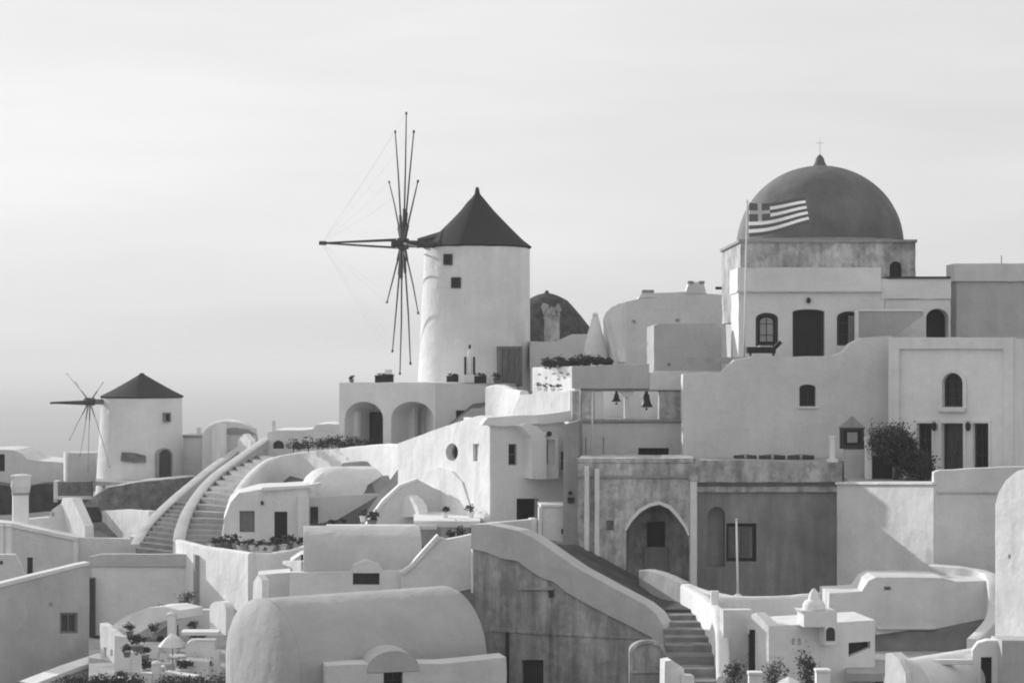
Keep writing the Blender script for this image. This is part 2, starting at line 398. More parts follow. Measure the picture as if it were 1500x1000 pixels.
# ------------------------------------------------------------------ windmills
def tower_mill(label, D, cx_top, cx_bot, r_top, r_bot, y_eave, y_base, roof, mat, sub=0, roofmat=THATCH, seg=64):
    pm = F / D; c = W((cx_top + cx_bot) / 2, 0, D); t = thing('windmill', label, 'windmill', (c.x, c.y, zp(y_base, D)), 'tower windmills with thatched caps')
    bm = bmesh.new(); z0, z1 = zp(y_base, D) - sub, zp(y_eave, D); xt, xb = (cx_top - 750) / pm, (cx_bot - 750) / pm
    rows = []; K = 10
    for k in range(K + 1):
        f = k / K; r = (r_bot + (r_top - r_bot) * f ** .8) / pm; x = xb + (xt - xb) * f
        rows.append([bm.verts.new((x + (r + .02 * noise.noise(Vector((math.cos(a) * 3, math.sin(a) * 3, k)))) * math.cos(a), D + r * math.sin(a), z0 + (z1 - z0) * f)) for a in [2 * math.pi * i / seg for i in range(seg)]])
    for p, q in zip(rows, rows[1:]):
        for i in range(seg): j = (i + 1) % seg; bm.faces.new((p[i], p[j], q[j], q[i]))
    bm.faces.new(rows[0][::-1]); bm.faces.new(rows[-1]); put('wall', bm, mat, t, True, 40)
    bm = bmesh.new(); ry, rx = roof; lathe(bm, (xt, D), [(rx[0] / pm * .96, zp(ry[0], D) - .12)] + [(r / pm, zp(y, D)) for y, r in zip(ry, rx)], 56, rough=.05)
    rf = put('roof', bm, roofmat, t, True, 50); return t, rf, (xt, D), pm

# the big mill on the terrace
MD = 126.0
mill, mroof, mc, mpm = tower_mill('tall white round windmill on the terrace with a steep dark pointed cap', MD, 699, 694, 77, 84, 361, 566,
      ([362, 352, 340, 329, 318, 308, 297, 290, 284, 277], [80, 68, 55, 44, 33.5, 24, 14.5, 8.5, 4, 2.6]), WHITE, 1.0)
HUB = W(590, 357, MD - 2.2); AX = Vector((-.985, -.174, .021)).normalized()     # the shaft points left
bm = bmesh.new()      # thatched hood over the shaft
base = Vector((mc[0], mc[1], 0)); hd = Vector((AX.x, AX.y, 0)).normalized(); hs = Vector((-hd.y, hd.x, 0))
rows = []
for dist, w_, zt in ((1.3, 1.3, 330), (2.4, 1.1, 340.5), (3.15, .76, 346), (3.7, .37, 350)):
    p = base + hd * dist; zt = zp(zt, MD); zb = zp(361, MD)
    rows.append([bm.verts.new((p.x + hs.x * o, p.y + hs.y * o, z)) for o, z in ((-w_, zb), (-w_ * .6, zb + (zt - zb) * .7), (0, zt), (w_ * .6, zb + (zt - zb) * .7), (w_, zb))])
for p, q in zip(rows, rows[1:]):
    for i in range(5): j = (i + 1) % 5; bm.faces.new((p[i], p[j], q[j], q[i]))
bm.faces.new(rows[0][::-1]); bm.faces.new(rows[-1]); put('hood', bm, THATCH, mroof)
bm = bmesh.new(); lathe(bm, mc, [(.09, zp(284, MD)), (.1, zp(278, MD)), (.13, zp(277, MD)), (.06, zp(274, MD))], 10); put('finial', bm, WOOD, mroof)
bm = bmesh.new(); tube(bm, [HUB - AX * 3.2, HUB + AX * .7], .22, 12); put('shaft', bm, WOOD, mill)
tip = W(471, 356, MD - 2.8)
bm = bmesh.new(); tube(bm, [HUB + AX * .4 + Vector((0, 0, .22)), tip], .09, 8, .05); tube(bm, [HUB + AX * .4 - Vector((0, 0, .25)), tip], .07, 8, .05); tube(bm, [tip + AX * -.3, tip + AX * .15], .12, 8); put('bowsprit', bm, WOOD, mill)
def wheel(parent, hub, ax, spars, rad, thick, rope_to=None, cross=.5):
    e1 = Vector((0, 0, 1)) - ax * ax.z; e1.normalize(); e2 = ax.cross(e1).normalized(); ends = []
    for k, (ang, ln) in enumerate(spars):
        d = e1 * math.cos(R(ang)) + e2 * math.sin(R(ang)); off = ax * (.05 if k % 2 else -.05); L = rad * ln
        bm = bmesh.new(); tube(bm, [hub + off + d * .15, hub + off + d * min(L, rad * .27)], thick * 1.9, 7, thick * 1.5)
        tube(bm, [hub + off + d * .6, hub + off + d * L * .6 + ax * random.uniform(-.05, .05), hub + off + d * L], thick, 6, thick * .55)
        tube(bm, [hub + off + d * (L - .12), hub + off + d * (L + .03)], thick * 1.1, 6); put('sail_spar', bm, WOOD if thick > .05 else GREYWOOD, parent); ends.append(hub + off + d * L)
    bm = bmesh.new(); tube(bm, [hub - ax * .35, hub + ax * .35], .34 * min(1, rad / 6), 12); put('hub', bm, WOOD, parent)
    if rope_to is not None:
        for e in ends:
            bm = bmesh.new(); tube(bm, [e, (e + rope_to) / 2 - Vector((0, 0, .15)), rope_to], .0035, 4); put('rope', bm, ROPE, parent)
def on_plane(hub, ax, px, py):
    d = Vector(((px - 750) / F, 1, (HZ - py) / F)); return d * (ax.dot(hub) / ax.dot(d)) - hub
e1 = (Vector((0, 0, 1)) - AX * AX.z).normalized(); e2 = AX.cross(e1).normalized(); sp = []
for px, py in ((594, 165), (580, 192), (605, 192), (570, 261), (611, 265), (569, 352), (611, 362), (568, 443), (612, 462), (576, 515), (600, 533), (587, 548)):
    v = on_plane(HUB, AX, px, py); sp.append((math.degrees(math.atan2(v.dot(e2), v.dot(e1))), min(1.12, v.length / 7.8)))
wheel(mill, HUB, AX, sp, 7.8, .062, tip)
for x0, y0, x1, y1 in ((650, 372, 662, 388), (661, 406, 675, 422)):
    c = (x0 + x1) / 2; pl = tangent(mc[0], mc[1], 79 / mpm, c); fr = rect(x0, y0, x1, y1)
    w = plate(mill, 'window', pl, fr, -.05, .3, PAINTD, through=[inset(fr, 2)]); plate(w, 'pane', pl, inset(fr, 1.5), -.03, .05, GLASS)
pl = tangent(mc[0], mc[1], 83 / mpm, 748); fr = rect(733, 509, 762, 566)
d = plate(mill, 'door', pl, inset(fr, 2), -.06, .4, WOODG); plate(d, 'frame', pl, rect(731, 507, 764, 566), -.10, .4, SHUT, through=[rect(734, 511, 761, 565)])
for k in range(3): plate(d, 'plank', pl, rect(735 + 9 * k, 513, 743 + 9 * k, 564), -.085, .1, WOODG)

# the small mill far to the left
SD = 150.0
smill, sroof, sc, spm = tower_mill('squat grey windmill on a round stone terrace with broken sails', SD, 208, 204, 58, 65, 579, 712,
      ([580, 572, 563, 555, 549, 546], [61, 45, 29, 15, 5, 2]), CREAM, 1.5)
HUB2 = W(131, 588, SD - 2.0); AX2 = Vector((-.80, -.60, .03)).normalized(); AX2v = AX2
bm = bmesh.new(); tube(bm, [HUB2 - AX2 * 3.0, HUB2 + AX2 * .4], .2, 10); put('shaft', bm, WOODG, smill)
tip2 = W(74, 590, SD - 4.4)
bm = bmesh.new(); tube(bm, [HUB2, tip2], .11, 8, .08); tube(bm, [HUB2 + Vector((0, 0, -.2)), tip2], .06, 6, .05); put('bowsprit', bm, WOOD, smill)
def on_wheel(px, py):
    d = Vector(((px - 750) / F, 1, (HZ - py) / F)); return d * (AX2.dot(HUB2) / AX2.dot(d))
e1 = (Vector((0, 0, 1)) - AX2 * AX2.z).normalized(); e2 = AX2.cross(e1).normalized(); sp = []
for px, py in ((97, 547), (103, 644), (160, 684), (118, 668), (128, 690), (112, 560), (150, 560)):
    v = on_wheel(px, py) - HUB2; sp.append((math.degrees(math.atan2(v.dot(e2), v.dot(e1))), v.length / 5.0))
wheel(smill, HUB2, AX2, sp, 5.0, .032)
pl = tangent(sc[0], sc[1], 65 / spm, 241); fr = arch(230, 656, 252, 706)
d = plate(smill, 'door', pl, inset(fr, 1.5), -.06, .5, WOOD); plate(d, 'frame', pl, fr, -.10, .45, DULL, through=[inset(fr, 2.2)])
pl = tangent(sc[0], sc[1], 61 / spm, 245); fr = rect(240, 604, 250, 618); w = plate(smill, 'window', pl, fr, -.05, .4, SHUT, through=[inset(fr, 2)]); plate(w, 'pane', pl, inset(fr, 1), -.03, .06, GLASS)
pl = tangent(sc[0], sc[1], 64 / spm, 195); plate(smill, 'stone_patch', pl, [(177, 676), (179, 663), (195, 662), (213, 667), (212, 676), (195, 677.5)], -.04, .6, STONE, jit=.05)
# little dormer box where the shaft leaves the cap
bm = bmesh.new(); box(bm, HUB2 - AX2 * 1.9 + Vector((0, 0, -.35)), 1.5, 1.0, .8, 37); put('hood', bm, THATCH, sroof)

# the third mill, only its thatched cap shows behind the big one
tmill, troof, tcn, tpm = tower_mill('half hidden windmill with a rounded shaggy dark thatch cap', 138, 801, 801, 52, 56, 505, 560,
      ([512, 495, 478, 462, 448, 440, 434, 431, 429], [84, 74, 62, 50, 38, 30, 19, 11, 3]), CREAM, 1.0, roofmat=THATCH2)
bm = bmesh.new(); lathe(bm, tcn, [(.1, zp(432, 138)), (.16, zp(428, 138)), (.05, zp(425, 138))], 8); put('finial', bm, WOOD, troof)
# worn chimney in front of it
t = thing('stone_chimney', 'ragged worn stone chimney in front of the shaggy thatch cap', 'chimney', W(808, 528, 126))
bm = bmesh.new(); c = W(808, 500, 126); lathe(bm, (c.x, c.y), [(.52, zp(535, 126)), (.46, zp(500, 126)), (.44, zp(470, 126)), (.5, zp(464, 126))], 14, rough=.12); put('stack', bm, WORN, t)
bm = bmesh.new()
for k in range(70):
    a = k * 2.4; f = (k % 6) / 6; r = .3 + .34 * f * random.uniform(.2, 1.3); p = Vector((c.x + r * math.cos(a), c.y + r * .6 * math.sin(a), zp(468 - f * 16 - random.uniform(0, 8), 126)))
    lathe(bm, (p.x, p.y), [(.03, p.z - .14), (.1, p.z - .05), (.08, p.z + .08), (.02, p.z + .17)], 5, rough=.25)
put('crown', bm, WORN, t)
# conical white chimney
t = thing('conical_chimney', 'slender white conical chimney beside the planted terrace wall', 'chimney', W(874, 527, 121))
bm = bmesh.new(); c = W(872, 500, 121); lathe(bm, (c.x, c.y), [(.78, zp(530, 121)), (.62, zp(505, 121)), (.40, zp(485, 121)), (.2, zp(466, 121)), (.14, zp(462, 121))], 18, rough=.05); put('shaft', bm, WHITE, t, True, 50)
bm = bmesh.new(); lathe(bm, (c.x, c.y), [(.17, zp(463, 121)), (.17, zp(460, 121)), (.05, zp(457, 121))], 10); put('cap', bm, CREAM, t)

# ------------------------------------------------------------------ upper middle: terrace under the big mill
def base_of(pl, px, py): return pl.hit(px, py)
# arcade house under the mill
pa = Plane(637, 118, -38); pb = Plane(637, 118, 12)
t = thing('arcade_house', 'flat roofed white house with two open arches below the tall windmill', 'house', base_of(pa, 600, 655))
ar1, ar2 = arch(505, 588, 561, 665, 25), arch(573, 588, 635, 665, 25)
wall(t, pa, [(496, 690), (497, 560), (638, 560), (638, 690)], 5.0, CREAM, holes=[(ar1, 2.4), (ar2, 2.4)])
wall(t, pb, [(637.5, 690), (637.5, 561), (758, 566), (758, 690)], 5.0, GREY, holes=[(rect(668, 601, 693, 640), .3)], name='side_wall')
window(t, pb, rect(668, 601, 693, 640), dep=.25)
q = pa.moved(2.15)
for px0, px1, y0 in ((541, 559, 603), (625, 637, 600)):
    door(t, q, rect(px0, y0, px1, 652), WOOD, dep=.1, panels=1)
plate(t, 'pillar', pa.moved(1.6), rect(596, 592, 607, 660), 0, .35, WHITE)
for px in (520, 533): plate(t, 'pillar', pa.moved(.8), rect(px - 15, 602, px - 9, 655), 0, .3, WHITE)
floor(t, 'roof', [pa.pt(*pa.uv((498, 560)), .3), pa.pt(*pa.uv((637, 560)), .3), pb.pt(*pb.uv((757, 562)), .3), pb.pt(*pb.uv((757, 562)), 10), pa.pt(*pa.uv((498, 560)), 12)], zp(562, 118) - .02, PAVE)
bm = bmesh.new(); tube(bm, [W(717, 566, 119.4), W(717, 604, 119.4)], .09, 6); put('drainpipe', bm, DULL, t)
# slope beside it
t = thing('low_curved_wall', 'low curved plaster wall between the arcade house and the bright block', 'wall', W(760, 600, 110))
bm = bmesh.new(); ridge(bm, [W(716, 566, 115), W(735, 563, 114), W(752, 570, 112), W(768, 572, 110)], .5, -5.5); put('wall', bm, CREAM, t, True, 40)
# things on the terrace
def planter(label, x0, y0, x1, y1, D, mat=BLACK, group=None):
    t = thing('planter_box', label, 'planter', W((x0 + x1) / 2, y1, D), group); pm = F / D; w = (x1 - x0) / pm; h = (y1 - y0) / pm; c = W((x0 + x1) / 2, y1, D)
    bm = bmesh.new(); box(bm, c, w * .96, .5, h * .62); put('box', bm, mat, t)
    bm = bmesh.new(); box(bm, c + Vector((0, 0, h * .62)), w, .56, h * .08); put('rim', bm, mat, t)
    bm = bmesh.new(); leaves(bm, c + Vector((0, 0, h * .75)), (w * .42, .22, h * .22), 160, .07, int(x0)); put('foliage', bm, LEAF, t)
planter('black planter box at the foot of the tall mill, beside the lantern pillar', 654, 546, 672, 561, 120.5, group='black planters on the mill terrace')
planter('wide black planter box between the lantern pillar and the mill door', 690, 546, 713, 561, 120.5, group='black planters on the mill terrace')
planter('black planter box standing under the sail wheel of the tall mill', 549, 545, 577, 560, 121.5, group='black planters on the mill terrace')
bm = bmesh.new(); box(bm, W(569, 548, 121.5), .42, .5, .28); tag(put('white_box', bm, WHITE), 'small white box on the planter under the sails', 'box')
def potted(label, px, py, D, h, w, pot=TERRA, leaf=LEAF, group=None, seed=0, n=140, ph=.4):
    t = thing('potted_plant', label, 'plant', W(px, py, D), group); c = W(px, py, D); pr = w * .34
    bm = bmesh.new(); lathe(bm, (c.x, c.y), [(pr * .7, c.z), (pr, c.z + h * ph * .85), (pr * 1.12, c.z + h * ph * .86), (pr * 1.12, c.z + h * ph), (pr * .9, c.z + h * ph)], 14); put('pot', bm, pot, t, True, 40)
    bm = bmesh.new(); leaves(bm, c + Vector((0, 0, h * (.45 + ph * .6))), (w * .5, w * .5, h * (1 - ph) * .5), n, .085 if h > .7 else .06, seed + int(px), .3); put('foliage', bm, leaf, t)
    return t
potted('small round plant in a pot on the outer corner of the mill terrace', 515, 560, 122.5, .5, .45)
potted('spiky plant in a pot left of the tall mill door', 728, 563, 121, .75, .6)
t = thing('lantern_pillar', 'white pedestal with a tall narrow lantern in front of the tall mill', 'pillar', W(688, 561, 120.3))
c = W(688, 561, 120.3); bm = bmesh.new(); box(bm, c, .55, .5, .5); put('pedestal', bm, CREAM, t)
for s in (-1, 1):
    bm = bmesh.new(); box(bm, c + Vector((s * .26, 0, .5)), .13, .2, 1.05); put('post', bm, BLACK, t)
bm = bmesh.new(); lathe(bm, (c.x, c.y), [(.12, c.z + .5), (.17, c.z + .7), (.14, c.z + 1.2), (.12, c.z + 1.7), (.03, c.z + 2.0)], 12); put('urn', bm, WHITE, t, True)
bm = bmesh.new(); lathe(bm, (c.x, c.y), [(.03, c.z + 2.0), (.08, c.z + 2.1), (.08, c.z + 2.2), (.02, c.z + 2.28)], 8); put('knob', bm, IRON, t)

# ------------------------------------------------------------------ the bright white house in the middle
pw = Plane(718, 98, -66); pf = Plane(718, 98, 20)
t = thing('white_house', 'tall white house with a sunlit side wall, round window and black doorway', 'house', base_of(pf, 745, 790))
wall(t, pw, [(583, 790), (583, 649), (640, 628), (690, 612), (703, 608), (712, 611), (718, 620), (718, 800)], .6, WHITE, holes=[(rect(693, 650, 702, 675), .25), ([(662 + 9 * math.cos(a), 662 + 13 * math.sin(a)) for a in [6.2832 * i / 20 for i in range(20)]], .5)], name='side_wall')
window(t, pw, rect(693, 650, 702, 675), SHUT, dep=.2, bars=(0, 1), fw=1.2)
rw = [(662 + 9 * math.cos(a), 662 + 13 * math.sin(a)) for a in [6.2832 * i / 20 for i in range(20)]]
window(t, pw, rw, SHUT, dep=.4, bars=(0, 0), fw=1.4)
wall(t, pf, [(718.4, 800), (718.4, 614), (826, 618), (834, 624), (834, 800)], 4.0, CREAM, holes=[(rect(745, 650, 757, 681), .25), (rect(757, 730, 790, 792), 1.0), (rect(822, 661, 836 - 4, 688), .3)], name='front_wall')
window(t, pf, rect(745, 650, 757, 681), SHUT, bars=(0, 1), fw=1.5); window(t, pf, rect(822, 661, 832, 688), SHUT, bars=(0, 1), fw=1.2)
door(t, pf, rect(757, 730, 790, 792), BLACK, dep=.75, panels=2)
plate(t, 'cornice', pf, [(704, 622), (712, 611), (800, 606), (836, 600), (836, 616), (800, 620), (735, 624)], -.28, .3, WHITE, jit=.02)
bm = bmesh.new(); q = pf
slab(bm, q, wob(PU(q, [(768, 700), (768, 640), (760, 630), (752, 623), (760, 619), (775, 622), (786, 632), (790, 645), (790, 700)])), -1.0, .0); put('buttress_arch', bm, WHITE, t)
wall(t, pf, [(786, 700), (786, 640), (795, 632), (806, 633), (810, 640), (810, 700)], .85, CREAM, holes=[(rect(788, 643, 804, 680), .2)], name='bay', d0=-.8)
window(t, pf.moved(-.8), rect(788, 643, 804, 680), SHUT, dep=.15, bars=(0, 0), fw=1.2, pane=SHUT)
bm = bmesh.new(); lathe(bm, pf.pt(*pf.uv((794, 637)), -.95)[:2], [(.05, zp(640, 97)), (.13, zp(638, 97)), (.13, zp(634, 97)), (.04, zp(632, 97))], 8); put('wall_lamp', bm, IRON, t)
floor(t, 'roof', [pw.pt(*pw.uv((690, 648)), .5), pf.pt(.3, 0, .4), pf.pt(*pf.uv((832, 615)), .3), pf.pt(*pf.uv((832, 615)), 4), pw.pt(*pw.uv((690, 648)), 3)], zp(622, 98), PAVE)
# sunlit block above it, behind
pu = Plane(835, 102, -60); t = thing('sunlit_block', 'bare sunlit white block on the roof between windmill and bells', 'house', base_of(pu, 800, 620))
wall(t, pu, [(748, 620), (752, 600), (762, 578), (836, 572), (836, 640)], 3.0, WHITE)
wall(t, Plane(835.5, 101.9, 15), [(835, 650), (835, 572), (850, 575), (850, 650)], 2.0, CREAM, name='corner')
# graffiti-like speckled bright wall + plants above
pg = Plane(842, 108, -66); t = thing('speckled_wall', 'bright speckled white terrace wall under the row of dark shrubs', 'wall', base_of(pg, 800, 580))
wall(t, pg, [(780, 585), (780, 538), (842, 536), (842, 585)], .6, WHITE)
for k, (px, py, s) in enumerate(((790, 548, 2.5), (800, 553, 2), (811, 547, 3), (822, 546, 3.5), (832, 548, 2.5), (818, 555, 2.5), (827, 553, 2))):
    plate(t, 'stain', pg, [(px - s, py + 1), (px - s * .5, py - 1.5), (px + s * .7, py - 1.2), (px + s, py + .8), (px, py + 1.8)], -.012, .02, DULL)
for k, (px, py, D, w, h) in enumerate(((806, 533, 110, .9, .45), (822, 533, 110, .8, .5), (840, 532, 110, .9, .45), (858, 531, 110, .9, .5), (875, 531, 110, .8, .42), (889, 531, 110, .6, .35))):
    s = thing('shrub', 'low dark shrub in the row above the speckled terrace wall', 'shrub', W(px, py, D), 'row of shrubs above the speckled wall'); c = W(px, py, D)
    bm = bmesh.new(); leaves(bm, c + Vector((0, 0, h * .15)), (w * .5, .4, h * .6), 650, .08, k, .2); put('foliage', bm, LEAF, s)
    bm = bmesh.new(); tube(bm, [c - Vector((0, 0, .3)), c + Vector((0, 0, h * .4))], .03, 5); put('stem', bm, WOOD, s)
for k, (px, py) in enumerate(((790, 572), (799, 573), (810, 573), (820, 574))):
    potted('small grey potted plant against the speckled white wall', px, py, 105 - k * .3, .4, .4, pot=CREAM, leaf=LEAF2, group='pots against the speckled wall', seed=k, n=60)

# ------------------------------------------------------------------ houses left of the church
pp = Plane(975, 118, 0); t = thing('ridge_house', 'broad pale house on the ridge with two small roof merlons', 'house', base_of(pp, 975, 540))
wall(t, pp, [(918, 560), (918, 442), (938, 437), (946, 430), (1006, 427), (1062, 432), (1066, 560)], 7, CREAM, holes=[(rect(926, 469, 931, 474), .2), (rect(990, 467, 996, 472), .2)])
for x0, x1, y0, y1 in ((941, 958, 426, 436), (1008, 1032, 413, 430)):
    mo = plate(t, 'merlon', pp, [(x0 - 4, y1), (x0 + 2, y0), (x1 - 2, y0), (x1 + 3, y1)], -.035, .9, CREAM, jit=.02)
    for x in (x0 + 4, x1 - 4): plate(mo, 'capstone', pp, rect(x - 4, y0 - 1.5, x + 4, y0 + 2.5), -.06, .5, DULL)
wall(t, Plane(918, 118.02, -74), [(884, 560), (884, 466), (888, 457), (896, 450), (906, 445), (918, 442), (918, 560)], .5, WHITE, name='side_wall')
for k_, (xa, ya, xb, yb) in enumerate(((889, 470, 907, 530), (897, 462, 913, 530))): plate(t, 'rib', Plane(918, 118.02, -74), [(xa, ya), (xa + 2, ya - 2), (xb + 2, yb), (xb - 1, yb)], -.25, .05, CREAM)
plate(t, 'lamp', pp, rect(1048, 420, 1058, 424), -.1, .1, IRON)
pq = Plane(1000, 102.5, 0); t = thing('grey_annex', 'plain darker grey box house under the ridge house, blank walled', 'house', base_of(pq, 1000, 546))
wall(t, pq, [(958, 560), (958, 477), (966, 474), (1048, 474), (1057, 480), (1057, 560)], 5.4, plaster(.43, .12, .06), holes=[(rect(978, 532, 982, 536), .1)])
plate(t, 'plinth', pq, rect(956, 543, 1060, 560), -.12, .2, GREY)
pq2 = Plane(850, 124, 0); t = thing('far_shed', 'small grey house with a slanting roof edge under the shaggy thatch cap', 'house', base_of(pq2, 840, 528))
wall(t, pq2, [(776, 540), (776, 500), (815, 500), (838, 489), (864, 489), (864, 540)], 4, GREY)

# ------------------------------------------------------------------ bell terrace
pbm = Plane(900, 98, 2); t = thing('bell_screen', 'weathered bell screen with a heavy beam and square piers', 'belfry', base_of(pbm, 920, 672))
plate(t, 'beam', pbm, [(838, 569), (838, 536), (951, 533), (951, 569)], 0, .8, OCHRE, jit=.012)
plate(t, 'beam', pbm, [(951.3, 571), (951.3, 545), (1001, 552), (1001, 571)], .0, .8, GREY, jit=.012)  # block beside the beam; sunlight on it put into the paler grey
plate(t, 'lintel', pbm, rect(852, 569.3, 1001, 573), .15, .7, DULL)
for x0, x1, m_ in ((838, 849, WORN), (852, 868, WORN), (871, 884, GREY), (966, 998, WORN)): plate(t, 'pier', pbm, rect(x0, 573.3, x1, 614), .1, .75, m_, jit=.015)
mp_ = plate(t, 'pier', pbm, rect(915.5, 573.3, 922.5, 613), .25, .6, GREY); plate(mp_, 'bracket', pbm, [(908, 573.4), (930, 573.4), (923, 582), (915, 582)], .2, .65, GREY)
plate(t, 'ledge', pbm, rect(836, 613.6, 1001, 618), -.12, .8, DULL)
wall(t, pbm, [(836, 690), (836, 618.4), (1001, 618.4), (1001, 690)], 4.5, GREY, holes=[(rect(935, 656, 980, 673), .5)], name='base_wall')
window(t, pbm, rect(935, 656, 980, 673), BLACK, dep=.35, bars=(2, 0), fw=1.2)
plate(t, 'blind_arch', pbm, arch(918, 628, 998, 690, 34), -.03, .05, GREY, through=[rect(935, 656, 980, 673)])
plate(t, 'back_wall', Plane(925, 101.5, 0), rect(880, 566, 966, 624), 0, .4, WHITE)
floor(t, 'terrace', [pbm.pt(-2, 0, .8), pbm.pt(3.3, 0, .8), pbm.pt(3.3, 0, 4.4), pbm.pt(-2, 0, 4.4)], zp(614, 98), PAVE)
for lab, px, y0, yb, hw in (('smaller bronze bell hanging under the heavy beam', 903, 571, 590, 7.2), ('larger bronze bell hanging beside the right pier', 947, 571, 598, 9.6)):
    D = 98.3; c = W(px, y0, D); k = D / F; t2 = thing('bell', lab, 'bell', c, 'bells of the bell screen'); zt, zb = zp(y0 + 5, D), zp(yb - 2, D); h = zt - zb; r = hw * k
    bm = bmesh.new(); lathe(bm, (c.x, c.y), [(r * .12, zt), (r * .38, zt - h * .06), (r * .5, zt - h * .3), (r * .6, zt - h * .6), (r * .78, zt - h * .82), (r * 1.05, zb), (r * .95, zb)], 20); put('body', bm, BRONZE, t2, True, 40)
    bm = bmesh.new(); box(bm, c + Vector((0, 0, -5.4 * k)), r * .5, .12, 6.5 * k); put('hanger', bm, BRONZE, t2)
    bm = bmesh.new(); tube(bm, [c + Vector((0, 0, -10 * k)), Vector((c.x, c.y, zb - 4 * k))], .02, 6); tube(bm, [Vector((c.x, c.y, zb - 1.5 * k)), Vector((c.x, c.y, zb - 4.5 * k))], .05, 8); put('clapper', bm, BRONZE, t2)
t = thing('standpipe', 'thin upright metal pipe frame beside the bell screen', 'pipe', W(870, 672, 96))
bm = bmesh.new()
tube(bm, [W(868, 582, 96), W(868, 670, 96)], .035, 6); put('pipe', bm, POLE, t)
bm = bmesh.new(); tube(bm, [W(858, 640, 96), W(858, 668, 96), W(884, 668, 96), W(884, 640, 96)], .02, 6); put('bracket', bm, IRON, t)

# ------------------------------------------------------------------ the domed church
CD = 103.0
pc = Plane(1200, CD, 0); t = thing('domed_church', 'church with a large dark dome on a square weathered drum', 'church', pc.hit(1200, 525))
k = CD / F; cx, cy = (1201 - 750) / F * (CD + 4.6), CD + 4.6
pd = Plane(1200, CD + .1, 0)
wall(t, pd, [(1085, 470), (1085, 355), (1341, 355), (1341, 470)], 9.2, WORN, holes=[(arch(1303, 383, 1321, 420), .35)], name='drum')
plate(t, 'drum_cornice', pd, rect(1082, 351, 1343, 355.2), -.12, 9.35, DULL)
window(t, pd, arch(1303, 383, 1321, 420), PAINTD, dep=.3, bars=(1, 2), fw=2)
DR = 121 * (CD + 4.6) / F; zb_ = zp(352.5, CD + 4.6) - .25; Hh = zp(243, CD + 4.6) - zb_
bm = bmesh.new(); lathe(bm, (cx, cy), [(DR * math.cos(R(a)) if a < 90 else .02, zb_ + Hh * math.sin(R(a))) for a in range(0, 91, 5)], 72, rough=.02); dm = put('dome', bm, DOME, t, True, 50)
bm = bmesh.new(); lathe(bm, (cx, cy), [(DR + .06, zb_ - .1), (DR + .06, zb_ + .16), (DR - .1, zb_ + .2)], 72); put('rim', bm, DULL, dm)
zt_ = zb_ + Hh
bm = bmesh.new(); lathe(bm, (cx, cy), [(.42, zt_ - .12), (.34, zt_ + .05), (.26, zt_ + .2), (.2, zt_ + .42), (.08, zt_ + .55), (.03, zt_ + .6)], 18); put('lantern', bm, DOME, dm, True, 40)
bm = bmesh.new(); tube(bm, [(cx, cy, zt_ + .5), (cx, cy, zt_ + 1.45)], .016, 6); tube(bm, [(cx - .2, cy, zt_ + 1.2), (cx + .2, cy, zt_ + 1.2)], .014, 6); put('cross', bm, POLE, dm)
# front range of the church
pn = Plane(1180, 99.5, 0)
ch = thing('church_front', 'long low church front with arched windows and a double door under the dome', 'church', pn.hit(1180, 522))
hw1, hd, hw2 = arch(1107, 458, 1140, 507, 9), arch(1161, 453, 1208, 523, 4), arch(1226, 456, 1262, 506, 9)
wall(ch, pn, [(1082, 560), (1082, 428), (1296, 428), (1296, 560)], 3.4, CREAM, holes=[(hw1, .3), (hd, .5), (hw2, .3)])
plate(ch, 'parapet', pn, [(1080, 428.2), (1080, 392), (1290, 392), (1290, 428.2)], -.14, 3.5, CREAM, jit=.012)
plate(ch, 'string_course', pn, rect(1079, 425.5, 1292, 428), -.2, .1, GREY)
plate(ch, 'side_parapet', pn, [(1290.4, 438), (1290.4, 408), (1393, 408), (1393, 438)], -.02, 3.0, CREAM, jit=.012)
wall(ch, pn, [(1296.3, 560), (1296.3, 438.3), (1393, 438.3), (1393, 560)], 3.0, CREAM, holes=[(arch(1357, 452, 1390, 505, 14), 1.2)], name='side_wall', d0=.06)
plate(ch, 'roof_edge', pn, rect(1300, 405, 1392, 408), -.1, 3.1, PAINTD)
for h in (hw1, hw2): window(ch, pn, h, PAINTD, GLASS, dep=.22, bars=(1, 2), fw=4.0)
plate(ch, 'curtain', pn, inset(arch(1107, 458, 1140, 507, 9), 7), .2, .26, DULL); plate(ch, 'shutter', pn, rect(1243, 462, 1253, 503), .05, .12, SHUT)
door(ch, pn, hd, BLACK, dep=.35, panels=2, fw=4); door(ch, pn, arch(1357, 452, 1390, 505, 14), BLACK, dep=1.0, panels=1, handle=False)
bm = bmesh.new(); p_ = pn.pt(*pn.uv((1184, 440)), -.1); lathe(bm, p_[:2], [(.06, p_.z - .14), (.11, p_.z - .05), (.11, p_.z + .06), (.04, p_.z + .14)], 10); put('wall_lamp', bm, IRON, ch)
# terrace in front of the church and its big retaining wall
pt = Plane(1180, 96, 3)
tr = thing('terrace_wall', 'broad plain retaining wall with stepped curved top below the church', 'wall', pt.hit(1150, 690))
wall(tr, pt, [(1000.5, 700), (1000.5, 548), (1058, 545), (1066, 536), (1076, 527), (1100, 523), (1222, 521), (1236, 515), (1246, 503), (1262, 495), (1306, 492), (1312, 700)], .7, GREY, holes=[(arch(1171, 563, 1195, 595, 5), .35)])
window(tr, pt, arch(1171, 563, 1195, 595, 5), PAINTD, dep=.25, bars=(1, 2), fw=2.5, sill=3)
floor(tr, 'terrace', [pt.pt(-5.5, 0, .7), pt.pt(4.2, 0, .7), pn.pt(7, 0, .0), pn.pt(-5, 0, .0)], zp(523, 98), PAVE)
ps = Plane(1300, 98.3, -8); s_ = thing('stair_parapet', 'slanting plaster parapet beside the church windows', 'wall', ps.hit(1290, 500))
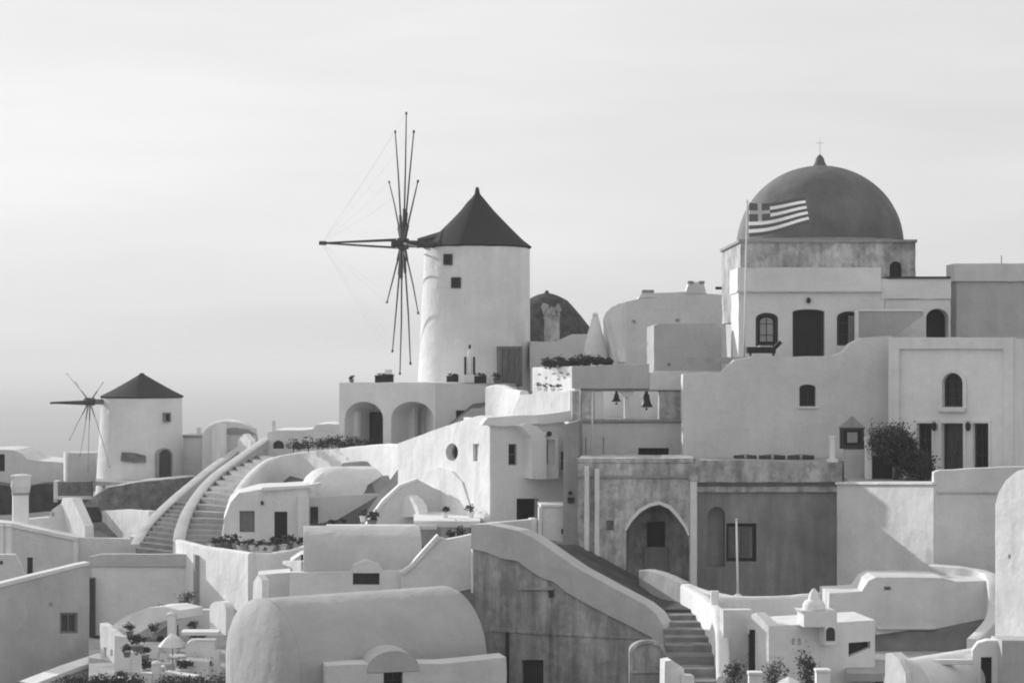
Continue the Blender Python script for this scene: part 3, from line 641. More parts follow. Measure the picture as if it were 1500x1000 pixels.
wall(s_, ps, [(1256, 520), (1256, 455), (1352, 453), (1352, 462), (1306, 494), (1306, 520)], .35, plaster(.44, .12, .06))
plate(s_, 'coping', ps, rect(1254, 452.5, 1353, 456), -.06, .42, CREAM); plate(s_, 'end_post', ps, rect(1252, 453, 1258, 500), -.08, .45, WHITE)
# bench with dark cushions by the left window
bn_ = thing('deck_bench', 'dark slatted bench under the left church window', 'bench', W(1118, 522, 97.3)); c = W(1116, 521, 97.3)
for s in (-.55, .55):
    bm = bmesh.new(); box(bm, c + Vector((s, 0, 0)), .07, .4, .25); put('leg', bm, WOOD, bn_)
bm = bmesh.new(); box(bm, c + Vector((-.05, 0, .12)), 1.35, .6, .3); put('seat', bm, BLACK, bn_)
bm = bmesh.new(); bar(bm, c + Vector((.45, .1, .2)), c + Vector((.9, .1, .66)), .5, .16); put('headrest', bm, BLACK, bn_)
bm = bmesh.new(); box(bm, c + Vector((.15, -.02, .42)), .6, .45, .06); put('cushion', bm, GREY, bn_)
# flag
fl = thing('flag', 'striped flag with a white cross on a tall white pole before the dome', 'flag', W(1089, 526, 97.4))
bm = bmesh.new(); tube(bm, [W(1089.5, 527, 97.4), W(1091, 470, 97.4), W(1094.5, 297, 97.4)], .05, 8, .035); put('pole', bm, POLE, fl, True)
bm = bmesh.new(); lathe(bm, W(1094.5, 296, 97.4)[:2], [(.02, zp(297, 97.4)), (.07, zp(295, 97.4)), (.02, zp(292.5, 97.4))], 8); put('finial', bm, POLE, fl)
def flag_pt(u, v, off=0):
    px = 1097 + 82 * u + 7 * u * v; py = 297 + 2.5 * math.sin(u * 4.6) - 5 * u + v * (50 - 14 * u)
    return W(px, py, 97.4 + .22 * math.sin(u * 7.0 + .8 * v) * u + off)
def flag_piece(name, u0, u1, v0, v1, mat, parent, off=0.0):
    bm = bmesh.new(); n = max(2, int(22 * (u1 - u0))); rows = []
    for d in (off - .008, off + .008):
        rows.append([[bm.verts.new(flag_pt(u0 + (u1 - u0) * i / n, v, d)) for i in range(n + 1)] for v in (v0, v1)])
    for a, b in rows:
        for i in range(n): bm.faces.new((a[i], a[i + 1], b[i + 1], b[i]))
    for e in (0, 1):
        for i in range(n): bm.faces.new((rows[0][e][i], rows[0][e][i + 1], rows[1][e][i + 1], rows[1][e][i]))
    return put(name, bm, mat, parent, True, 60)
ca = flag_piece('canton', 0, .37, 0, 5 / 9, FLAGB, fl)
flag_piece('cross_bar', 0, .37, 2 / 9, 3 / 9, FLAGW, ca, -.02); flag_piece('cross_bar', .155, .225, 0, 5 / 9, FLAGW, ca, -.024)
for i in range(9):
    flag_piece('stripe', .372 if i < 5 else 0, 1, i / 9 + .0005, (i + 1) / 9 - .0005, FLAGB if i % 2 == 0 else FLAGW, fl)
# block at the upper right
pr = Plane(1450, 101.3, 0); t = thing('upper_house', 'blank grey house with a raised parapet right of the domed church', 'house', pr.hit(1450, 500))
wall(t, pr, [(1401, 560), (1401, 412), (1545, 412), (1545, 560)], 1.6, OCHRE); plate(t, 'parapet', pr, [(1397, 412.3), (1397, 386), (1547, 386), (1547, 412.3)], -.12, 1.7, GREY, jit=.01)
bm = bmesh.new(); tube(bm, [W(1467, 387, 102), W(1467, 374, 102)], .02, 5); put('aerial', bm, IRON, t)

# ------------------------------------------------------------------ chapel facade with the raised frame
pk = Plane(1395, 93, -38); t = thing('chapel', 'square chapel facade with a raised white frame and arched window', 'chapel', pk.hit(1395, 690))
ha, hd, hl, hr = arch(1381, 546, 1411, 596), rect(1380, 620, 1411, 696), rect(1344, 620, 1365, 690), rect(1426, 620, 1448, 690)
wall(t, pk, [(1306, 720), (1306, 496), (1485, 496), (1485, 720)], 3.4, plaster(.82, .08, .05), holes=[(ha, .35), (hd, .45), (hl, .35), (hr, .35)], jit=.006)
plate(t, 'border', pk, [(1304, 718), (1304, 494), (1487, 494), (1487, 718), (1472, 718), (1472, 511), (1319.5, 511), (1319.5, 718)], -.17, .05, WHITE, jit=.008)
aw = window(t, pk, ha, PAINTD, dep=.25, bars=(1, 3), fw=3.0); plate(aw, 'surround', pk, arch(1375, 540, 1417, 600), -.07, .02, WHITE, through=[arch(1381, 546, 1411, 599)]); plate(aw, 'sill', pk, rect(1376, 597, 1415, 603), -.2, .05, WHITE)
dd = door(t, pk, hd, WOOD, dep=.3, panels=2, fw=3); plate(dd, 'surround', pk, [(1375, 696), (1375, 615), (1416, 615), (1416, 696), (1411.5, 696), (1411.5, 619.5), (1379.5, 619.5), (1379.5, 696)], -.07, .02, WHITE)
for h in (hl, hr):
    b = bounds(h); ww = window(t, pk, h, PAINTD, dep=.22, bars=(1, 2), fw=3); plate(ww, 'surround', pk, [(b[0] - 4, 690), (b[0] - 4, b[1] - 5), (b[2] + 4, b[1] - 5), (b[2] + 4, 690), (b[2] + .5, 690), (b[2] + .5, b[1] - .5), (b[0] - .5, b[1] - .5), (b[0] - .5, 690)], -.06, .02, WHITE)
for px in (1370, 1420):
    bm = bmesh.new(); p_ = pk.pt(*pk.uv((px, 624)), -.14); lathe(bm, p_[:2], [(.04, p_.z - .2), (.11, p_.z - .1), (.13, p_.z + .1), (.03, p_.z + .2)], 8); bar(bm, p_, p_ + pk.n * .2, .03); put('wall_lamp', bm, IRON, t)
t = thing('side_wall', 'grey wall running on past the framed chapel facade', 'wall', W(1495, 700, 95)); wall(t, Plane(1495, 95, 0), [(1487, 720), (1487, 492), (1560, 492), (1560, 720)], .6, OCHRE)

# court in front of the chapel
pv = Plane(1420, 84.4, -4); t = thing('court_parapet', 'plain parapet wall in front of the framed chapel', 'wall', pv.hit(1420, 840))
wall(t, pv, [(1368, 860), (1368, 692), (1376, 689), (1470, 684), (1520, 684), (1520, 860)], .6, GREY); plate(t, 'string_course', pv, rect(1372, 720, 1520, 723), -.04, .1, OCHRE)
pz = Plane(1367, 84.5, -60); t = thing('court_wall', 'tall stained wall with a lit upper corner below the chapel court', 'wall', pz.hit(1300, 850))
wall(t, pz, [(1226, 880), (1226, 709), (1368, 709), (1368, 880)], .6, GREY); plate(t, 'coping', pz, rect(1226, 705.5, 1369, 709.3), -.1, .7, WHITE)
floor(t, 'court_floor', [pz.pt(*pz.uv((1228, 709)), .6), pz.pt(*pz.uv((1367, 709)), .6), pv.pt(5, 0, .6), pk.pt(5, 0, 0), pk.pt(-6, 0, 0)], zp(703, 90), PAVE)
tree = thing('court_tree', 'round dark leafy tree by the chapel court', 'tree', W(1318, 705, 90.5)); c = W(1312, 705, 90.5)
bm = bmesh.new(); tube(bm, [c, c + Vector((.05, 0, .6)), c + Vector((-.1, .05, 1.2))], .12, 8, .07); tube(bm, [c + Vector((0, 0, .7)), c + Vector((.5, 0, 1.4))], .06, 6, .03); tube(bm, [c + Vector((0, 0, .8)), c + Vector((-.5, .1, 1.5))], .06, 6, .03); put('trunk', bm, WOOD, tree)
bm = bmesh.new(); leaves(bm, W(1305, 648, 90.5), (.85, .8, .78), 8000, .075, 3, .12); leaves(bm, W(1326, 668, 90.3), (.55, .6, .95), 4500, .075, 4, .1); put('crown', bm, LEAF, tree)
s = thing('shrub', 'dark bushy shrub beside the chapel door', 'shrub', W(1350, 706, 90)); bm = bmesh.new(); leaves(bm, W(1350, 684, 90), (.58, .55, .7), 4500, .075, 5, .1); put('foliage', bm, LEAF, s)
bm = bmesh.new(); tube(bm, [W(1350, 708, 90), W(1350, 685, 90)], .05, 6); put('stem', bm, WOOD, s)
pn2 = Plane(1248, 92, -3); t = thing('notice_case', 'dark gabled notice case on a grey pedestal at the court corner', 'notice case', pn2.hit(1250, 706))
plate(t, 'pedestal', pn2, rect(1237, 657.3, 1271, 715), 0, .6, OCHRE, jit=.01); nb = plate(t, 'case', pn2, rect(1231, 626, 1266, 657), -.03, .4, PAINTD, through=[rect(1236, 630, 1261, 652)])
plate(nb, 'pane', pn2, rect(1235, 629, 1262, 653), .06, .1, GLASS); plate(nb, 'notice', pn2, rect(1241, 633, 1256, 648), .0, .05, DULL)
plate(t, 'gable', pn2, [(1229, 626.3), (1248.5, 609), (1268, 626.3)], -.06, .42, DULL)
for lab, px, y0, y1, w_ in (('short white post with a stepped foot on the weathered roof edge', 1219, 638, 676, 7), ('tall white gate post beside the dark court opening', 1272, 640, 706, 9)):
    D = 91; t = thing('gate_post', lab, 'post', W(px, y1, D)); c = W(px, y1, D); m_ = D / F
    bm = bmesh.new(); box(bm, c, w_ * m_, w_ * m_, (y1 - y0) * m_ * .92); put('shaft', bm, WHITE, t); bm = bmesh.new(); box(bm, c + Vector((0, 0, (y1 - y0) * m_ * .92)), w_ * m_ * 1.25, w_ * m_ * 1.25, (y1 - y0) * m_ * .08); put('cap', bm, WHITE, t)
    bm = bmesh.new(); box(bm, c - Vector((0, 0, .02)), w_ * m_ * 2.1, w_ * m_ * 1.6, .16); put('foot', bm, WHITE, t)
po = Plane(1295, 91, 0); t = thing('court_doorway', 'dark doorway under a plain lintel beneath the round tree', 'doorway', po.hit(1295, 706))
plate(t, 'lintel', po, rect(1276, 657, 1322, 667), -.05, .5, OCHRE); plate(t, 'jamb', po, rect(1309, 667.3, 1322, 712), 0, .5, OCHRE); plate(t, 'door', po, rect(1278, 667.4, 1308.6, 712), .25, .33, BLACK)

# ------------------------------------------------------------------ the weathered old house with the big arch
pe = Plane(1015, 90, -5); pe2 = Plane(1120, 92.6, 0)
t = thing('weathered_house', 'weathered old house with a wide pointed porch arch and dark side wall', 'house', pe.hit(960, 860))
pa_ = [(917, 900), (917, 775), (925, 763), (938, 749), (952, 741), (966, 738), (980, 744), (992, 757), (1003, 772), (1009, 785), (1009, 900)]
wall(t, pe, [(846, 930), (846, 673), (1016, 673), (1016, 930)], 4.5, WORN, holes=[(pa_, 2.4), (rect(888, 762, 899, 776), .3)])
plate(t, 'arch_moulding', pe, [(914, 777), (922, 760), (936, 745), (951, 737), (966, 734), (982, 739.5), (995, 754), (1007, 771), (1010.5, 784), (1007.5, 784), (1002.5, 772.5), (991.5, 757.5), (979.5, 744.7), (966, 738.7), (952.3, 741.7), (938.5, 749.7), (925.6, 763.6), (917.5, 777)], -.08, .03, CREAM)
qi = pe.moved(2.3); dd = plate(t, 'door', qi, rect(948, 764, 974, 800), 0, .12, BLACK); plate(dd, 'step', qi, rect(944, 800.5, 978, 860), -.12, .12, DARKRED)
plate(t, 'cornice', pe, rect(845, 696, 1014, 700), -.07, .03, DULL, jit=.01); plate(t, 'cornice', pe, rect(845, 671, 1016, 677), -.06, .4, WORN, jit=.01)
plate(t, 'corner_post', pe, rect(1011, 704, 1021, 872), -.09, .5, CREAM, jit=.008); plate(t, 'corner_post', pe, rect(1009, 680, 1023, 703.6), -.12, .5, WORN, jit=.008)
for px, y0 in ((860, 682), (875, 686)): plate(t, 'buttress', pe, rect(px - 3.5, y0, px + 3.5, 830), -.3, .02, CREAM, jit=.012)
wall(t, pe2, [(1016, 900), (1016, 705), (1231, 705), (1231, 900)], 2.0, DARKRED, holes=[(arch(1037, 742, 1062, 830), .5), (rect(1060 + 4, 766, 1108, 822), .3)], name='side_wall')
plate(t, 'parapet', pe2, [(1018, 705.3), (1018, 673), (1232, 676), (1232, 705.3)], -.35, 2.0, WORN, jit=.014); plate(t, 'string_course', pe2, rect(1018, 712, 1232, 720), -.18, .03, WORN, jit=.012)
ww = window(t, pe2, rect(1064, 766, 1108, 822), BLACK, pane=DULL, dep=.22, bars=(1, 0), fw=5)
for px in (1073, 1091): plate(ww, 'shutter', pe2, rect(px - 5.5, 771, px + 7.5, 817), .12, .16, simple('pale_shutter', .13, .8, .2))
floor(t, 'roof', [pe.pt(-5, 0, .4), pe.pt(0, 0, .4), pe2.pt(*pe2.uv((1020, 700)), .1), pe2.pt(3.4, 0, .1), pt.pt(3, 0, -.05), pt.pt(-6, 0, -.05)], zp(676, 92), PAVE)
# dark low things lying on its roof
for k, (x0, x1) in enumerate(((1075, 1108), (1112, 1150), (1154, 1192))):
    D = 94; t3 = thing('roof_bundle', 'low dark bundle lying along the foot of the retaining wall', 'bundle', W((x0 + x1) / 2, 673, D), 'dark bundles on the weathered roof'); bm = bmesh.new()
    tube(bm, [W(x0, 671, D), W((x0 + x1) / 2, 669.5, D), W(x1, 671, D)], .14, 8); put('roll', bm, WOOD, t3, True)
    bm = bmesh.new(); tube(bm, [W((x0 + x1) / 2 - 2, 669.6, D), W((x0 + x1) / 2 + 2, 669.6, D)], .16, 8); put('strap', bm, DULL, t3)
# flag pole on the lower terrace
t = thing('flagpole', 'bare thin white flagpole in front of the dark side wall', 'pole', W(1081, 872, 84)); bm = bmesh.new(); tube(bm, [W(1081, 874, 84), W(1079, 762, 84)], .05, 8, .035); put('pole', bm, POLE, t, True)
bm = bmesh.new(); lathe(bm, W(1081, 872, 84)[:2], [(.16, zp(877, 84)), (.16, zp(871, 84)), (.06, zp(869, 84))], 10); put('foot', bm, WHITE, t)
bm = bmesh.new(); lathe(bm, W(1079, 762, 84)[:2], [(.02, zp(762, 84)), (.06, zp(760.5, 84)), (.02, zp(759, 84))], 8); put('knob', bm, POLE, t)

# ------------------------------------------------------------------ stairway and the stained wall beside it
t = thing('stairway', 'dark stone stairway rising between the stained wall and the lower terrace', 'stairs', W(1010, 1000, 74))
stairs(t, [W(975, 1030, 74), W(974, 940, 79), W(970, 893, 83)], [W(1058, 1030, 74), W(1050, 950, 79), W(1040, 900, 83)], 9, simple('dark_step', .22, .9, .35, 1.5, .5))
floor(t, 'landing', [W(972, 0, 83)[:2], W(1045, 0, 83)[:2], W(1012, 0, 89.5)[:2], W(850, 0, 90.5)[:2], W(905, 0, 84)[:2]], zp(892, 83), PATHM)
bm = bmesh.new(); q = [W(985, 898, 83.5), W(968, 868, 88.5), W(930, 842, 89.7), W(846, 797, 90.4), W(775, 785, 91.5), W(775, 796, 86.5), W(850, 845, 84.3), W(915, 878, 83)]
bm.faces.new([bm.verts.new(p) for p in q]); tag(put('path', bm, PATHM), kind='structure')
po = Plane(695, 84, -24)
t = thing('stained_wall', 'stained bare wall with a thick sloping plaster parapet beside the stairway', 'wall', po.hit(830, 1000))
wall(t, po, [(693, 1060), (693, 772), (715, 772), (762, 781), (800, 802), (850, 837), (900, 864), (945, 888), (968, 908), (972, 1060)], .75, STONEY, holes=[(rect(764, 966, 796, 1040), .35)])
top_ = [(692, 768), (715, 767), (762, 777), (785, 788), (815, 809), (850, 833), (900, 860), (945, 884), (962, 898), (973, 915), (975, 945)]
bot_ = [(962, 946), (955, 932), (920, 914), (885, 897), (858, 882), (830, 866), (812, 851), (796, 846), (780, 836), (760, 821), (735, 817), (715, 808), (692, 803)]
plate(t, 'parapet', po, top_ + bot_, -.12, .9, OCHRE, jit=.01)
door(t, po, rect(764, 966, 796, 1040), PAINTD, dep=.25, panels=1)
plate(t, 'ledge', po, rect(760, 860, 812, 863.5), -.12, .05, DULL); plate(t, 'bracket', po, rect(805, 864, 811, 874), -.1, .05, PAINTD)
plate(t, 'string_course', po, [(716, 924), (716, 919), (800, 925), (900, 930), (962, 932), (962, 936), (900, 934), (800, 929)], -.05, .03, STONEY)
plate(t, 'pipe', po, rect(742, 925, 746, 1040), -.1, .02, PAINTD)
pg2 = Plane(950, 78, 0); t = thing('tomb_block', 'small round topped weathered block at the foot of the stained wall', 'block', pg2.hit(950, 1000))
wall(t, pg2, arch(922, 938, 976, 1040, 16), .5, STONEY); plate(t, 'rim', pg2, arch(922, 937, 976, 985, 17), -.06, .1, WORN, through=[arch(927, 942, 971, 982, 14)])
# ------------------------------------------------------------------ lower right terrace houses
t = thing('curved_terrace_wall', 'curved white parapet of the lower terrace before the dark wall', 'wall', W(1120, 900, 83))
bm = bmesh.new(); ridge(bm, [W(1004, 854, 85.2), W(1040, 866, 83.5), W(1085, 873, 82.5), W(1150, 872, 82.5), W(1212, 866, 83), W(1240, 862, 83.5)], .5, -13.5); put('wall', bm, CREAM, t, True, 40)
bm = bmesh.new(); ridge(bm, [W(1006, 857, 84.8), W(1026, 868, 82.4), W(1044, 884, 80), W(1054, 896, 78), W(1058, 930, 76.5), W(1060, 990, 75)], .5, -15); put('stair_side', bm, CREAM, t, True, 40)
pp_ = thing('porch_parapet', 'low grey parapet before the pointed porch arch', 'wall', W(975, 880, 86)); bm = bmesh.new(); ridge(bm, [W(942, 834, 88), W(958, 834, 87.4), W(980, 841, 86.5), W(1006, 853, 85.4)], .45, -11.2, round_=.05); put('wall', bm, plaster(.5, .2, .1), pp_, True, 25)  # darker plaster holds the shadow that the sun leaves out here
bm = bmesh.new(); box(bm, W(1047, 940, 80), .3, .3, 2.0); put('post', bm, WHITE, t)
floor(None, 'lower_terrace', [W(1000, 0, 83)[:2], W(1240, 0, 83)[:2], W(1480, 0, 86)[:2], W(1480, 0, 93)[:2], W(1000, 0, 92.5)[:2]], -10.75, PAVE)['kind'] = 'structure'
pj = Plane(1127, 75, 8); t = thing('small_house', 'small flat roofed white house with a bright gable and a bellcote chimney', 'house', pj.hit(1190, 990))
wall(t, pj, [(1127, 1040), (1127, 917), (1180, 914), (1282, 908), (1282, 1040)], 2.6, CREAM, holes=[([(1243, 962), (1243, 941), (1275, 939), (1275, 948)], .5), (rect(1160, 935, 1164, 944), .1), (rect(1168, 935, 1173, 944), .1)])
plate(t, 'opening', pj, [(1244, 961), (1244, 942), (1274, 940), (1274, 947.5)], .3, .36, BLACK)
pj2 = Plane(1127, 75, -62); wall(t, pj2, [(1101, 1040), (1101, 899), (1108, 897), (1127, 917), (1127, 1040)], .4, WHITE, name='gable')
floor(t, 'roof', [pj.pt(.05, 0, .3), pj.pt(3.8, 0, .3), pj.pt(3.8, 0, 3.2), pj.pt(-1.0, 0, 3.2)], zp(913, 77), CREAM)
wall(t, Plane(1085, 76.5, 10), [(1060, 1040), (1060, 893), (1103, 893), (1103, 1040)], .5, GREY, holes=[(rect(1096.5, 922, 1101.5, 990), .3)], name='porch_wall')
plate(t, 'door', Plane(1112, 75.8, 0), rect(1098, 922, 1112, 990), 0, .1, BLACK)
bc = Plane(1200, 74.5, 8); b_ = plate(t, 'bellcote', bc, [(1178, 918), (1178, 900), (1173, 894), (1226, 894), (1226, 945), (1208, 945), (1208, 918)], 0, .9, CREAM, jit=.01)
bm = bmesh.new(); c = bc.pt(*bc.uv((1198, 894)), .5); lathe(bm, c[:2], [(.42, c.z), (.42, c.z + .16), (.34, c.z + .3), (.22, c.z + .36), (.16, c.z + .6), (.05, c.z + .75)], 12); put('cap', bm, WHITE, b_, True, 40)
plate(b_, 'niche', bc, arch(1210, 918, 1223, 938), -.02, .03, PAINTD)
# curved terrace block behind it
py_ = Plane(1330, 80.5, 0); t = thing('terrace_block', 'long white terrace block with a curved shoulder below the court wall', 'house', py_.hit(1330, 960))
wall(t, py_, [(1215, 1000), (1215, 868), (1262, 866), (1272, 850), (1283, 845), (1380, 846), (1400, 852), (1450, 850), (1450, 1000)], 2.5, GREY, holes=[(rect(1295, 859, 1305, 864), .3)])
bm = bmesh.new(); ridge(bm, [W(1366, 826, 84), W(1400, 829, 83), W(1440, 836, 82), W(1456, 850, 80), W(1454, 900, 78.5), W(1425, 935, 77)], .5, -14.5, round_=.05); put('curved_wall', bm, GREY, t, True, 25)
plate(t, 'ledge', py_, rect(1285, 918, 1370, 921), -.1, .1, CREAM)
floor(t, 'yard', [W(1240, 0, 74)[:2], W(1470, 0, 74)[:2], W(1470, 0, 81)[:2], W(1240, 0, 81)[:2]], zp(962, 78), PAVE)
# bright house at the right edge
pR = Plane(1478, 70, -62); t = thing('bright_house', 'bright white house with a rounded gable beside the curved terrace', 'house', W(1480, 980, 70))
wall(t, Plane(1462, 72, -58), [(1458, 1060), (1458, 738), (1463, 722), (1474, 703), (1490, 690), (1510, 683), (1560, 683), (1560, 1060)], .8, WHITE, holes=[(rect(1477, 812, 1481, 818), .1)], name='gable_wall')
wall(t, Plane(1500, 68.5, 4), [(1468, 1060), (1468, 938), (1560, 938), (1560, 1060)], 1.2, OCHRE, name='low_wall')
pT = Plane(1445, 69, -10); t = thing('doorway_frame', 'white arched doorway frame at the foot of the bright house', 'doorway', pT.hit(1445, 1005))
wall(t, pT, [(1424, 1060), (1424, 952), (1432, 941), (1445, 938), (1469, 938), (1469, 1060)], .6, WHITE, holes=[(rect(1437, 962, 1453, 1040), .4)]); plate(t, 'door', pT, rect(1437.3, 962.3, 1452.7, 1040), .3, .36, PAINTD)
vA, vB = W(1300, 0, 68.6), W(1428, 0, 70.5); t = thing('vaulted_roof', 'low quarter round vault roof with a bright end beside the doorway frame', 'roof', W(1360, 1000, 69))
pV = Plane(1298, 68.5, -60); wall(t, pV, [(1297, 1060), (1297, 956), (1306, 955), (1318, 965), (1327, 985), (1331, 1060)], .4, WHITE, name='end_wall')
bm = bmesh.new(); A = pV.pt(.8, 0, .2); vault(bm, (A.x, A.y), (vB.x, vB.y), .95, zp(1000, 69), zp(958, 69) - zp(1000, 69), -14, 20); put('vault', bm, CREAM, t, True, 50)
plate(t, 'coping', Plane(1370, 68.2, 2), rect(1331, 966, 1426, 973), 0, .25, WHITE)
# posts and plants at the very bottom
for lab, px, y0, w_, D in (('square white post at the foot of the small house', 1106, 983, 19, 71), ('square white post beside the shrub below the small house', 1205, 979, 20, 71)):
    c = W(px, 1040, D); m_ = D / F; t = thing('gate_post', lab, 'post', c); bm = bmesh.new(); box(bm, c, w_ * m_, w_ * m_, (1040 - y0 - 4) * m_); put('shaft', bm, WHITE, t)
    bm = bmesh.new(); box(bm, W(px, y0 + 4, D), w_ * m_ * 1.12, w_ * m_ * 1.12, 4 * m_); put('cap', bm, WHITE, t)
c = W(1155, 1012, 71); bm = bmesh.new(); lathe(bm, c[:2], [(.75, c.z - .6), (.72, c.z), (.3, c.z + .38), (.05, c.z + .5)], 4); tag(put('chimney_cap', bm, WHITE), 'white pyramid chimney cap between the two square posts', 'chimney')
for k, (px, py, r, lab) in enumerate(((1182, 975, .38, 'upright dark shrub against the small house wall'), (1135, 990, .42, 'leafy shrub behind the white pyramid cap'), (1075, 985, .4, 'leafy shrub by the porch of the small house'), (1190, 995, .45, 'low leafy shrub beside the square post'))):
    s = thing('shrub', lab, 'shrub', W(px, 1010, 72.5)); bm = bmesh.new(); leaves(bm, W(px, py, 72.5), (r, r, r * 1.3), 500, .06, 20 + k, .3); put('foliage', bm, LEAF, s)
    bm = bmesh.new(); tube(bm, [W(px, 1030, 72.5), W(px, py, 72.5)], .035, 5); put('stem', bm, WOOD, s)
t = thing('stair_pier', 'bright white stepped pier at the foot of the stairway', 'pier', W(990, 1005, 72))
wall(t, Plane(975, 72, 10), [(974, 1050), (974, 968), (985, 966), (1002, 978), (1003, 1050)], .7, WHITE, name='pier'); wall(t, Plane(1010, 71.6, 10), [(1003, 1050), (1003, 989), (1017, 989), (1018, 1050)], .5, WHITE, name='step')

# ------------------------------------------------------------------ front barrel vault
t = thing('vault_house', 'big plastered barrel vault house with a rounded end and small window', 'house', W(520, 1000, 78))
A, B = W(386, 0, 79.4), W(655, 0, 83.8); zs = zp(975, 79)
bm = bmesh.new(); vault(bm, A[:2], B[:2], 3.1, zs, zp(874, 80) - zs, -16, 36); vb = put('vault', bm, plaster(.45, .10, .05), t, True, 50)
d_ = (B - A).normalized(); bm = bmesh.new(); vault(bm, A[:2], (A + d_ * .06)[:2], 3.12, zs, zp(874, 80) - zs + .02, -16, 36, bulge=(.75, 0)); put('rounded_end', bm, plaster(.46, .12, .05), t, True, 50)
pF = Plane(600, 77.3, 14); wall(t, pF, [(478, 1060), (478, 974), (560, 972), (650, 971), (742, 962), (742, 1060)], 1.2, GREY, holes=[(rect(562, 973, 590, 1045), .3)], name='front_wall')
window(t, pF, rect(562, 973, 590, 1045), PAINTD, dep=.22, bars=(1, 2), fw=2.5)
bm = bmesh.new(); c1, c2 = pF.pt(*pF.uv((576, 972)), -.02), pF.pt(*pF.uv((576, 972)), 2.2); vault(bm, c1[:2], c2[:2], 1.0, zp(975, 78), zp(948, 78) - zp(975, 78), zp(975, 78) - .1, 20); put('dormer', bm, OCHRE, t, True, 50)
# ------------------------------------------------------------------ vault house behind it
pH = Plane(520, 93, 6); t = thing('small_vault_house', 'low white house with a grey vault roof, arched dormer and dark window', 'house', pH.hit(520, 885))
wall(t, pH, [(424, 900), (424, 838), (512, 837), (518, 826), (537, 819), (556, 826), (562, 836), (604, 834), (604, 900)], .6, CREAM, holes=[(rect(517, 839, 556, 856), .35)], name='front_wall')
window(t, pH, rect(517, 839, 556, 856), PAINTD, dep=.25, bars=(2, 0), fw=1.5)
a1, a2 = pH.pt(*pH.uv((445, 838)), 3.4), pH.pt(*pH.uv((620, 838)), 3.4)
bm = bmesh.new(); vault(bm, a1[:2], a2[:2], 3.1, zp(838, 93), zp(768, 97) - zp(838, 93), -12, 30); put('vault', bm, OCHRE, t, True, 50)
pH2 = Plane(604, 92.6, 8); wall(t, pH2, [(588, 900), (588, 838), (600, 830), (622, 806), (642, 786), (655, 790), (700, 780), (700, 900)], .5, CREAM, name='end_wall')
plate(t, 'coping', pH2, [(586, 838), (600, 828), (622, 803), (641, 782.5), (646, 787), (626, 808), (604, 832), (590, 842)], -.1, .45, WHITE)
plate(t, 'string_course', pH2, rect(604, 868, 697, 872), -.05, .1, WHITE)
pH3 = Plane(698, 91.5, -62); wall(t, pH3, [(690, 930), (690, 796), (700, 783), (700, 930)], .4, WHITE, name='side_wall')
plate(t, 'ridge_band', Plane(550, 96.5, 4), rect(478, 769, 640, 775), -.1, .6, WHITE)
# grey wall with an added white block for the sunlit niche
pN = Plane(600, 103, 8); t = thing('courtyard_wall', 'grey courtyard wall with a bright pointed niche', 'wall', pN.hit(600, 780))
wall(t, pN, [(538, 800), (545, 765), (560, 735), (585, 712), (612, 702), (636, 715), (655, 722), (690, 735), (702, 745), (702, 800)], .7, GREY)
plate(t, 'lit_patch_block', Plane(598, 102.3, -64), [(582, 757), (583, 742), (588, 732), (597, 725), (606, 732), (612, 742), (614, 757)], 0, .5, WHITE)  # added white block, turned to the sun to make the bright patch
plate(t, 'coping', pN, [(536, 768), (543, 757), (560, 733), (585, 710), (612, 700), (611, 704), (587, 714), (563, 737), (547, 760), (540, 770)], -.08, .75, CREAM)
plate(t, 'ledge', pN, rect(618, 748, 702, 752), -.15, .1, WHITE)
floor(t, 'floor', [W(606, 0, 97)[:2], W(704, 0, 97)[:2], W(704, 0, 103)[:2], W(606, 0, 103.5)[:2]], zp(758, 99), CREAM)
pL = Plane(690, 100, -64); t = thing('sunlit_annex', 'sunlit rounded annex against the tall white house', 'house', pL.hit(660, 760))
wall(t, pL, [(616, 790), (616, 704), (622, 692), (640, 684), (662, 690), (676, 705), (683, 725), (688, 742), (688, 790)], 2.0, WHITE)
# odds and ends on its ledge
for k, (px, py, h, w_, lab, pot) in enumerate(((660, 797, .75, .5, 'potted plant on the ledge above the stained wall', TERRA), (676, 797, .8, .55, 'white urn with a sprig beside the dark potted plant', WHITE), (652, 758, .6, .45, 'slim potted plant by the end of the courtyard ledge', WHITE), (690, 757, .6, .5, 'round plant at the foot of the sunlit corner', CREAM), (712, 766, .6, .6, 'dark potted bush beside the grey stub wall', TERRA), (545, 772, .9, .7, 'spiky potted shrub at the low end of the courtyard wall', TERRA), (532, 764, .7, .5, 'white potted shrub near the terrace house', WHITE))):
    potted(lab, px, py, 96 if py > 790 else 99, h, w_, pot=pot, seed=40 + k, n=180)
t = thing('white_urn_stand', 'rounded white stand between the pots above the stained wall', 'stand', W(668, 800, 97.4)); c = W(667, 800, 97.4)
bm = bmesh.new(); lathe(bm, c[:2], [(.3, c.z), (.34, c.z + .3), (.22, c.z + .6), (.3, c.z + .95), (.15, c.z + 1.15), (.04, c.z + 1.3)], 16); put('body', bm, WHITE, t, True)
bm = bmesh.new(); lathe(bm, c[:2], [(.4, c.z - .1), (.4, c.z + .05)], 4); put('foot', bm, WHITE, t)
pS = Plane(760, 95, 12); t = thing('stub_wall', 'low grey stub wall with a white end before the black doorway', 'wall', pS.hit(750, 800))
wall(t, pS, [(698, 830), (700, 770), (718, 766), (783, 760), (785, 830)], .5, GREY); plate(t, 'end_cap', pS, rect(778, 759, 786, 800), -.05, .55, WHITE)
pS2 = Plane(820, 95, 5); t = thing('cistern_box', 'white cistern box between the black doorway and the worn buttresses', 'box', pS2.hit(820, 800))
